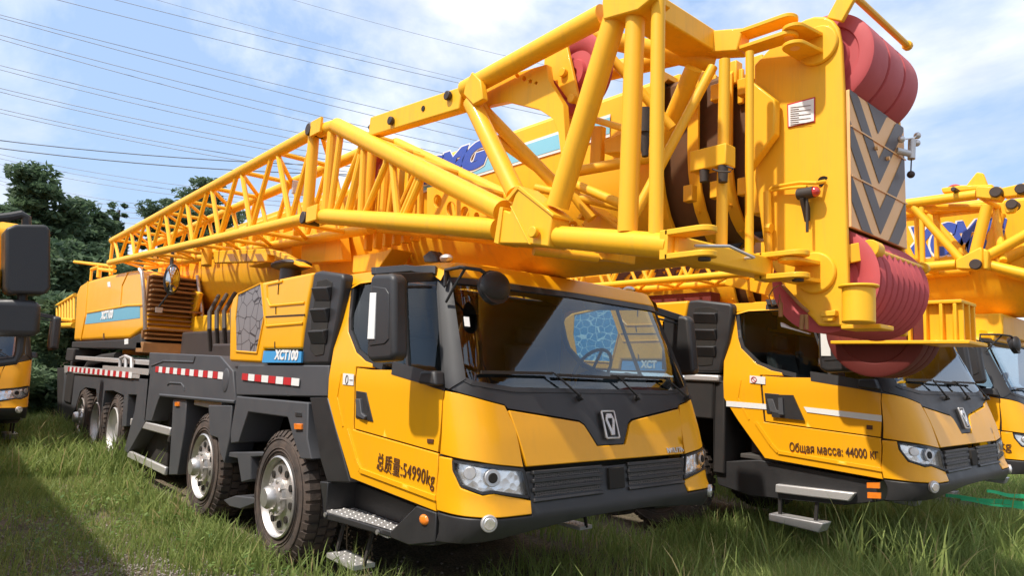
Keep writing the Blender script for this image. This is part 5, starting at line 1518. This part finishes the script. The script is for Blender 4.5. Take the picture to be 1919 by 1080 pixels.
def leaf_material(name, ca, cb, trans=.35):
    m = bpy.data.materials.new(name)
    m.use_nodes = True
    t = m.node_tree; t.nodes.clear()
    o = t.nodes.new("ShaderNodeOutputMaterial")
    at = t.nodes.new("ShaderNodeAttribute"); at.attribute_name = 'tone'
    r = t.nodes.new("ShaderNodeValToRGB"); r.color_ramp.elements[0].color = (*ca, 1); r.color_ramp.elements[1].color = (*cb, 1)
    d = t.nodes.new("ShaderNodeBsdfPrincipled"); d.inputs['Roughness'].default_value = .6; d.inputs['Specular IOR Level'].default_value = .3
    tr = t.nodes.new("ShaderNodeBsdfTranslucent"); mx = t.nodes.new("ShaderNodeMixShader"); mx.inputs[0].default_value = trans
    t.links.new(at.outputs['Fac'], r.inputs[0]); t.links.new(r.outputs[0], d.inputs['Base Color']); t.links.new(r.outputs[0], tr.inputs[0])
    t.links.new(d.outputs[0], mx.inputs[1]); t.links.new(tr.outputs[0], mx.inputs[2]); t.links.new(mx.outputs[0], o.inputs[0])
    return m
GM = leaf_material('grass', (.17, .25, .06), (.46, .54, .18), .5)
GM.node_tree.nodes['Color Ramp'].color_ramp.elements.new(.93).color = (.38, .44, .14, 1)
GM.node_tree.nodes['Color Ramp'].color_ramp.elements[2].color = (.50, .42, .20, 1)

def np_mesh(name, V, Fq, tone, mat, nper):
    me = bpy.data.meshes.new(name)
    me.vertices.add(len(V)); me.vertices.foreach_set('co', V.astype(np.float32).ravel())
    me.loops.add(Fq.size); me.loops.foreach_set('vertex_index', Fq.astype(np.int32).ravel())
    nf = len(Fq); k = Fq.shape[1]
    me.polygons.add(nf); me.polygons.foreach_set('loop_start', np.arange(nf, dtype=np.int32) * k)
    me.update(calc_edges=True)
    a = me.attributes.new('tone', 'FLOAT', 'POINT'); a.data.foreach_set('value', tone.astype(np.float32))
    me.materials.append(mat)
    o = bpy.data.objects.new(name, me); col.objects.link(o)
    return o
def vnoise(x, y, s, seed=0):
    r = np.random.default_rng(seed).random((64, 64))
    X = x / s; Y = y / s; i = np.floor(X).astype(int); j = np.floor(Y).astype(int); fx = X - i; fy = Y - j
    fx = fx * fx * (3 - 2 * fx); fy = fy * fy * (3 - 2 * fy)
    q = lambda a, b: r[a % 64, b % 64]
    return (q(i, j) * (1 - fx) + q(i + 1, j) * fx) * (1 - fy) + (q(i, j + 1) * (1 - fx) + q(i + 1, j + 1) * fx) * fy
def grass(name, n, xr_, yr_, dens, hmin, hmax, wmul=1.0, seed=1, hf=None):
    R = np.random.default_rng(seed)
    x = R.uniform(*xr_, n * 3); y = R.uniform(*yr_, n * 3)
    keep = R.random(n * 3) < dens(x, y)
    x, y = x[keep][:n], y[keep][:n]; n = len(x)
    hn = vnoise(x, y, .9, seed + 5)
    h = (hmin + (hmax - hmin) * (hn ** 1.3)) * R.uniform(.45, 1.15, n)
    if hf is not None: h = h * hf(x, y)
    dist = np.hypot(x + 2.8, y)
    wd = (.0035 + .0045 * R.random(n)) * wmul * (1 + np.clip(dist - 8, 0, 30) * .06)
    ang = R.uniform(0, 2 * pi, n); lean = R.uniform(.1, .75, n) * h; la = R.uniform(0, 2 * pi, n)
    ts = np.array([0, .45, .8, 1.0]); ws_ = np.array([1, .85, .5, .05])
    V = np.zeros((n, 8, 3))
    for k in range(4):
        t = ts[k]; cx_ = x + np.cos(la) * lean * t * t; cy_ = y + np.sin(la) * lean * t * t; cz = h * (t - .22 * t * t * (lean / h)) - .01
        for s_, sg_ in ((0, -1), (1, 1)):
            V[:, k * 2 + s_, 0] = cx_ + sg_ * np.cos(ang) * wd * ws_[k]; V[:, k * 2 + s_, 1] = cy_ + sg_ * np.sin(ang) * wd * ws_[k]; V[:, k * 2 + s_, 2] = cz
    b = np.arange(n)[:, None] * 8
    Fq = np.concatenate([b + np.array([[0, 1, 3, 2]]), b + np.array([[2, 3, 5, 4]]), b + np.array([[4, 5, 7, 6]])])
    tone = np.clip(R.normal(.42, .2, n) + .25 * (vnoise(x, y, 2.3, seed + 9) - .5), 0, 1); tone[R.random(n) < .05] = 1.0
    tone = np.repeat(tone, 8) 
    o = np_mesh(name, V.reshape(-1, 3), Fq, tone, GM, 8)
    return o
def under(x, y):
    u1 = (x > .1) & (x < 2.8) & (y > 3.5) & (y < 19); u2 = (x > 4.4) & (x < 7.1) & (y > 2.3) & (y < 16); u3 = (x > 8.5) & (x < 11.2) & (y > 2.3) & (y < 16)
    return u1 | u2 | u3
def barren(x, y):
    return np.exp(-(((x + 1.35) / .8) ** 2 + ((y - 5.2) / 1.9) ** 2)) + .9 * np.exp(-(((x + .75) / .7) ** 2 + ((y - 4.1) / .9) ** 2)) + .8 * np.exp(-(((x + .2) / .5) ** 2 + ((y - 5.4) / .6) ** 2))
def dens_left(x, y):
    d = .10 + .9 * np.clip((.6 * vnoise(x, y, 1.4, 3) + .4 * vnoise(x, y, .45, 33) - .34) * 3.2, 0, 1)
    bare = 1.15 * np.exp(-(((x + 1.25) / .85) ** 2 + ((y - 4.9) / 1.6) ** 2)) + .8 * np.exp(-(((x + .4) / 1.2) ** 2 + ((y - 4.0) / .8) ** 2)) + .75 * np.exp(-(((x + 1.7) / .5) ** 2 + ((y - 8.5) / 1.8) ** 2))
    d = d * np.clip(1 - bare, .02, 1) * np.clip(1.05 - 1.1 * barren(x, y), .03, 1)
    d = np.where((x > -.75) & (y > 6.3), 1.0, d)
    return np.where(under(x, y), .08, d)
g1 = grass('grass', 24000, (-3.6, .15), (3.2, 12), dens_left, .05, .30, .8, seed=2, hf=lambda x, y: np.clip(1.05 - .85 * barren(x, y), .22, 1))
tag(g1, 'green grass growing left of the foreground crane', kind='stuff', cat='grass')
g2 = grass('grass', 42000, (-4.5, .3), (12, 30), lambda x, y: .9 * np.ones_like(x), .25, .8, 1.6, seed=3)
tag(g2, 'taller grass running back past the rear wheels', kind='stuff', cat='grass')
def dens_right(x, y):
    d = .35 + .9 * np.clip((vnoise(x, y, 1.2, 13) - .1) * 2, 0, 1)
    d *= np.clip((x + y * .35 - 1.1) / 1.0, .06, 1)
    d = np.where((x < 4.2) & (y > 3.3), .25, d)
    return np.where(under(x, y), .10, d)
g3 = grass('grass', 80000, (-.9, 10), (1.3, 5.0), dens_right, .15, .55, .85, seed=4)
tag(g3, 'lush bright grass in front of the right hand cranes', kind='stuff', cat='grass')
g7 = grass('grass', 26000, (2.7, 16), (2.6, 14), lambda x, y: np.where(((x > 2.85) & (x < 4.3)) | ((x > 7.1) & (x < 8.6)) | (x > 11.1), .9, 0.) * (.5 + .5 * (vnoise(x, y, .8, 71) > .35)), .15, .5, 1.2, seed=31)
tag(g7, 'grass in the lanes between the right hand cranes', kind='stuff', cat='grass')
g4 = grass('grass', 1100, (-.55, .05), (4.4, 13), lambda x, y: np.where(under(x, y) & (x > .25), 0., .9 * (vnoise(x, y, .6, 41) > .35)), .2, .6, 1.5, seed=21)
tag(g4, 'long coarse grass stalks leaning against the wheels and rails', kind='stuff', cat='grass')
g5 = grass('grass', 2200, (-.2, 9), (1.2, 3.4), lambda x, y: .9 * (vnoise(x, y, .5, 51) > .4) * np.clip((x + y * .35 - 1.0) / 1.0, 0, 1), .35, .85, 1.5, seed=22)
tag(g5, 'tall pale grass stalks standing above the turf in front of the cranes', kind='stuff', cat='grass')
# seed heads and gravel
R = np.random.default_rng(5)
n = 26000
x = np.concatenate([R.normal(-1.25, .65, n // 2), R.normal(-.2, 1.1, n // 2)]); y = np.concatenate([R.normal(5.2, 1.3, n // 2), R.normal(3.9, .6, n // 2)])
s_ = R.uniform(.005, .018, n)
octv = np.array([[1, 0, 0], [0, 1, 0], [-1, 0, 0], [0, -1, 0], [0, 0, .7], [0, 0, -.5]]); octf = np.array([[0, 1, 4], [1, 2, 4], [2, 3, 4], [3, 0, 4], [1, 0, 5], [2, 1, 5], [3, 2, 5], [0, 3, 5]])
V = octv[None] * s_[:, None, None] * R.uniform(.6, 1.4, (n, 6, 1)); a = R.uniform(0, 2 * pi, n)
Vx = V[..., 0] * np.cos(a)[:, None] - V[..., 1] * np.sin(a)[:, None]; Vy = V[..., 0] * np.sin(a)[:, None] + V[..., 1] * np.cos(a)[:, None]
V = np.stack([Vx + x[:, None], Vy + y[:, None], V[..., 2] + .004], -1)
Fq = (np.arange(n)[:, None, None] * 6 + octf[None]).reshape(-1, 3)
go2 = np_mesh('gravel', V.reshape(-1, 3), Fq, np.zeros(n * 6), MT['stone'], 3)
tag(go2, 'loose grey gravel scattered on the bare patches', kind='stuff', cat='gravel')

# low broad leaves mixed into the turf
R = np.random.default_rng(77)
n = 9000
x = np.concatenate([R.uniform(-3.2, .1, n // 2), R.uniform(-.6, 8.5, n - n // 2)]); y = np.concatenate([R.uniform(3.4, 12, n // 2), R.uniform(1.3, 3.6, n - n // 2)])
kp = (vnoise(x, y, .5, 61) > .5) & ~under(x, y) & ((x < .1) | (x + y * .35 > 1.1)); x, y = x[kp], y[kp]; n = len(x)
a = R.uniform(0, 2 * pi, n); sz_ = R.uniform(.018, .05, n); z0_ = R.uniform(.02, .20, n); tl = R.uniform(.1, .8, n)
dx_, dy_ = np.cos(a), np.sin(a)
c0 = np.stack([x, y, z0_], -1); ax_ = np.stack([dx_ * np.cos(tl), dy_ * np.cos(tl), np.sin(tl)], -1) * sz_[:, None]; sd2 = np.stack([-dy_, dx_, 0 * dx_], -1) * (sz_ * .42)[:, None]
V = np.stack([c0 - ax_ * .3, c0 + ax_ * .5 + sd2, c0 + ax_ * 1.3 - np.array([0, 0, .01]), c0 + ax_ * .5 - sd2], 1).reshape(-1, 3)
BLM = leaf_material('broad_leaf', (.07, .15, .035), (.24, .33, .09), .4)
g6 = np_mesh('ground_cover', V, np.arange(n * 4).reshape(-1, 4), np.repeat(R.random(n), 4), BLM, 4)
tag(g6, 'low broad leaved weeds mixed into the grass', kind='stuff', cat='ground cover')

# tall weeds by the step and in front of the bumper
WM = leaf_material('weed', (.10, .14, .035), (.24, .26, .08))
def weed(loc, h, lean, label, dry=False):
    m = MB(); loc = Vector(loc); top = loc + Vector((lean, -lean * .3, h))
    m.path([loc, loc.lerp(top, .5) + Vector((-.02, 0, 0)), top], .0055, 5)
    rr_ = random.Random(int(h * 1000))
    for i in range(22):
        t = .25 + .75 * i / 22; p = loc.lerp(top, t); a = rr_.uniform(0, 2 * pi); L_ = (.07 if not dry else .04) * rr_.uniform(.6, 1.3); d = Vector((cos(a), sin(a), .8)).normalized(); sdv = Vector((-sin(a), cos(a), 0)) * .006
        q = p + d * L_; m.add([p - sdv, p + sdv, q + sdv * .4 + Vector((0, 0, -.01)), q - sdv * .4 + Vector((0, 0, -.01))], [(0, 1, 2, 3)])
        if dry: m.ball(q, .009, 6)
    o = m.build('weed', MT['dry'] if dry else WM); at_ = o.data.attributes.new('tone', 'FLOAT', 'POINT'); at_.data.foreach_set('value', [.6] * len(o.data.vertices)); tag(o, label, 'weed', 'tall weeds')
weed(tuple(P(655, 1072, z=0)), .48, -.05, 'brown dry weed with seed pods left of the cab step', True)
weed(tuple(P(690, 1078, z=0)), .42, .02, 'brown dry weed with seed pods just right of the lowest step', True)
weed(tuple(P(665, 1078, z=0)), .36, .0, 'short green feathery weed between two dry stalks')
weed(tuple(P(1028, 1085, z=0)), .30, .04, 'pale single stalk under the front bumper of the foreground crane')
weed(tuple(P(1235, 1050, z=0)), .42, .06, 'branching green weed left of the second crane')
weed(tuple(P(1560, 1060, z=0)), .5, -.06, 'tall green weed below the steps of the second crane')

# ------------------------------------------------------------------ green straps on the ground at the right
m = MB()
for a, b, w_ in (((1772, 929), (1960, 948), .07), ((1850, 921), (1960, 936), .06), ((1800, 937), (1960, 957), .035)):
    A = P(*a, x=6.9) ; B = P(*b, x=7.6)
    pts = [A.lerp(B, t) + Vector((0, 0, .006 * sin(t * 13) - .05 * t * (1 - t))) for t in np.linspace(0, 1, 18)]
    for k, (p, q) in enumerate(zip(pts[:-1], pts[1:])):
        m.bar(p, q, .012, w_ * (.55 + .45 * k / 17))
o = m.build('plastic_strap', 'green', None); tag(o, 'bright green plastic netting strung low between the cranes', 'netting')

# ------------------------------------------------------------------ power lines
lines = [((60, -10), (1000, 215), 0), ((170, -10), (1000, 190), 0), ((270, -5), (900, 160), 1), ((545, 0), (1000, 120), 1),
         ((0, 30), (900, 250), 0), ((0, 36), (870, 262), 0), ((0, 68), (800, 268), 0), ((0, 76), (700, 262), 0), ((0, 125), (620, 265), 0), ((0, 133), (600, 275), 0),
         ((0, 168), (560, 285), 0), ((0, 175), (540, 292), 0), ((0, 207), (520, 308), 0), ((0, 214), (510, 315), 0),
         ((0, 266), (520, 311), 2), ((0, 281), (500, 327), 2), ((0, 292), (400, 360), 1), ((0, 300), (380, 368), 1), ((0, 311), (370, 376), 1), ((60, 350), (330, 395), 1), ((60, 358), (320, 402), 1), ((60, 366), (300, 410), 1), ((100, 385), (260, 415), 1), ((100, 393), (250, 425), 1)]
LBL = ['upper wire of the topmost pair of overhead cables, starting near the top left corner', 'lower wire of the topmost pair of overhead cables, starting near the top left corner',
       'single faint wire high in the sky left of the cloud', 'single faint wire nearest the top, crossing the white cloud']
for nm in ('second', 'third', 'fourth', 'fifth', 'sixth'):
    LBL += ['upper wire of the %s pair of grey overhead cables counted from the top' % nm, 'lower wire of the %s pair of grey overhead cables counted from the top' % nm]
LBL += ['upper of the two dark thick cables crossing the left sky', 'lower of the two dark thick cables crossing the left sky']
for nm in ('first', 'second', 'third'): LBL.append('%s of the three faint wires just below the two dark cables' % nm)
for nm in ('upper', 'middle', 'lower'): LBL.append('%s of three faint wires ending at the tree above the jib' % nm)
LBL += ['upper of the two lowest faint wires, just above the slim tree', 'lower of the two lowest faint wires, just above the slim tree']
for i, (a, b, k) in enumerate(lines):
    A = P(*a, y=62 + (i % 5)); B = P(*b, y=48 + (i % 5) * .7)
    d = B - A
    A = A - d * .6; B = B + d * .5
    pts = [A.lerp(B, t) + Vector((0, 0, -.9 * 4 * t * (1 - t) + .9 * .95)) for t in np.linspace(0, 1, 16)]
    o = MB().path(pts, (.032, .022, .042)[k], 5).build('power_line', ('wirethin', 'wirethin', 'wire')[k], None)
    tag(o, LBL[i], 'power line', 'overhead power lines')

# ------------------------------------------------------------------ trees
LM = [leaf_material('foliage_dark', (.042, .080, .042), (.15, .22, .11), .42), leaf_material('foliage_mid', (.052, .092, .052), (.17, .235, .125), .42)]
def tree(base, h, rad, label, n=26000, leaf=.16, mat=0, crown0=.25, shape=1.0, seed=1, layered=True):
    R = np.random.default_rng(seed); base = Vector(base)
    r = root('tree', base, label, 'tree', 'trees behind the cranes')
    m = MB(); rs = random.Random(seed)
    top = base + Vector((rs.uniform(-.4, .4), 0, h * .93))
    m.path([base, base.lerp(top, .35) + Vector((.1, 0, 0)), base.lerp(top, .7), top], .02, 8)
    # tapered trunk
    m = MB(); prev = base; pr = .20 * h / 8
    for i in range(1, 7):
        t = i / 6; q = base.lerp(top, t) + Vector((rs.uniform(-.12, .12), rs.uniform(-.12, .12), 0)); m.tube(prev, q, pr, 10, pr * .75); prev = q; pr *= .75
    clumps = []
    nb = 34
    for i in range(nb):
        t = crown0 + (1 - crown0) * (i + rs.random()) / nb
        a = rs.uniform(0, 2 * pi); prof = math.sin(pi * min(1, (t - crown0) / (1 - crown0) * .86 + .14)) ** (.7 / shape)
        L_ = rad * prof * rs.uniform(.55, 1.1)
        p0 = base.lerp(top, max(.1, t - .12)); p1 = base.lerp(top, t) + Vector((cos(a) * L_, sin(a) * L_, rs.uniform(-.1, .5)))
        m.tube(p0, p1, .045 * h / 8, 6, .012)
        for k in (.45, .7, .9, 1.0): 
            c = p0.lerp(p1, k); clumps.append((c.x + rs.uniform(-.3, .3), c.y + rs.uniform(-.3, .3), c.z + rs.uniform(-.2, .3), rad * .24 * rs.uniform(.6, 1.25)))
    tr_ = m.build('trunk', 'bark', r)
    C = np.array(clumps); nc = len(C)
    ci = R.integers(0, nc, n)
    d = R.normal(size=(n, 3)); d /= np.linalg.norm(d, axis=1)[:, None]
    rr_ = C[ci, 3] * R.uniform(.2, 1.0, n) ** .5
    pos = C[ci, :3] + d * rr_[:, None] * np.array([1.15, 1.15, .5 if layered else .9])
    u = R.normal(size=(n, 3)); u[:, 2] *= .5; u /= np.linalg.norm(u, axis=1)[:, None]
    v = np.cross(u, R.normal(size=(n, 3))); v /= np.linalg.norm(v, axis=1)[:, None]
    s1_ = (leaf * R.uniform(.5, 1.2, n))[:, None]
    V = np.stack([pos - u * s1_, pos + v * s1_ * .38, pos + u * s1_, pos - v * s1_ * .38], 1) - np.array(base)
    Fq = np.arange(n * 4).reshape(-1, 4)
    tone = np.repeat(np.clip(R.normal(.45, .22, n) + R.normal(0, .18, nc)[ci], 0, 1), 4)
    o = np_mesh('crown', V.reshape(-1, 3), Fq, tone, LM[mat], 4); o.parent = r
    return r
def at(px, Y): 
    q = P(px, 657 + (px) * .042, y=Y); return (q.x, q.y, 0)
tree(at(28, 30), 8.7, 2.2, 'dark spreading tree at the far left, tallest of those left of the jib', seed=11, n=22000, mat=0)
tree(at(118, 33), 8.2, 1.9, 'dark green tree just right of the black mirror', seed=12, n=22000, mat=0)
tree(at(-60, 36), 8.2, 3.6, 'wide dark tree mostly outside the left edge', seed=13, n=16000, mat=0)
tree(at(203, 40), 10.1, .8, 'slim upright tree standing left of the jib tip', seed=14, n=8000, crown0=.3, mat=0, layered=False, leaf=.14)
tree(at(275, 42), 11.2, 2.4, 'feathery tree showing just above the rear of the jib', seed=15, n=22000, mat=1)
tree(at(358, 40), 12.6, 3.0, 'feathery crowned tree rising above the middle of the jib', seed=16, n=28000, mat=1)
tree(at(70, 27), 5.4, 2.6, 'low bushy tree behind the distant truck', seed=17, n=24000, crown0=.04, mat=0)
tree(at(150, 29), 5.8, 2.6, 'low bushy tree behind the tail of the foreground crane', seed=18, n=24000, crown0=.04, mat=0)
tree(at(235, 33), 6.0, 2.8, 'bushy tree behind the engine hood of the foreground crane', seed=19, n=22000, crown0=.05, mat=0)
tree(at(110, 24), 3.4, 2.4, 'dark shrubby undergrowth tree just behind the last wheel', seed=20, n=22000, crown0=.02, mat=0)
tree(at(10, 38), 6.8, 3.6, 'bushy dark tree filling in at the far left, lower than its neighbours', seed=21, n=20000, crown0=.03, mat=0)
tree(at(330, 46), 7.5, 4.2, 'broad dark tree far behind the lattice jib', seed=22, n=18000, crown0=.05, mat=0)
for o in list(bpy.data.objects):
    if '_o' in o: del o['_o']
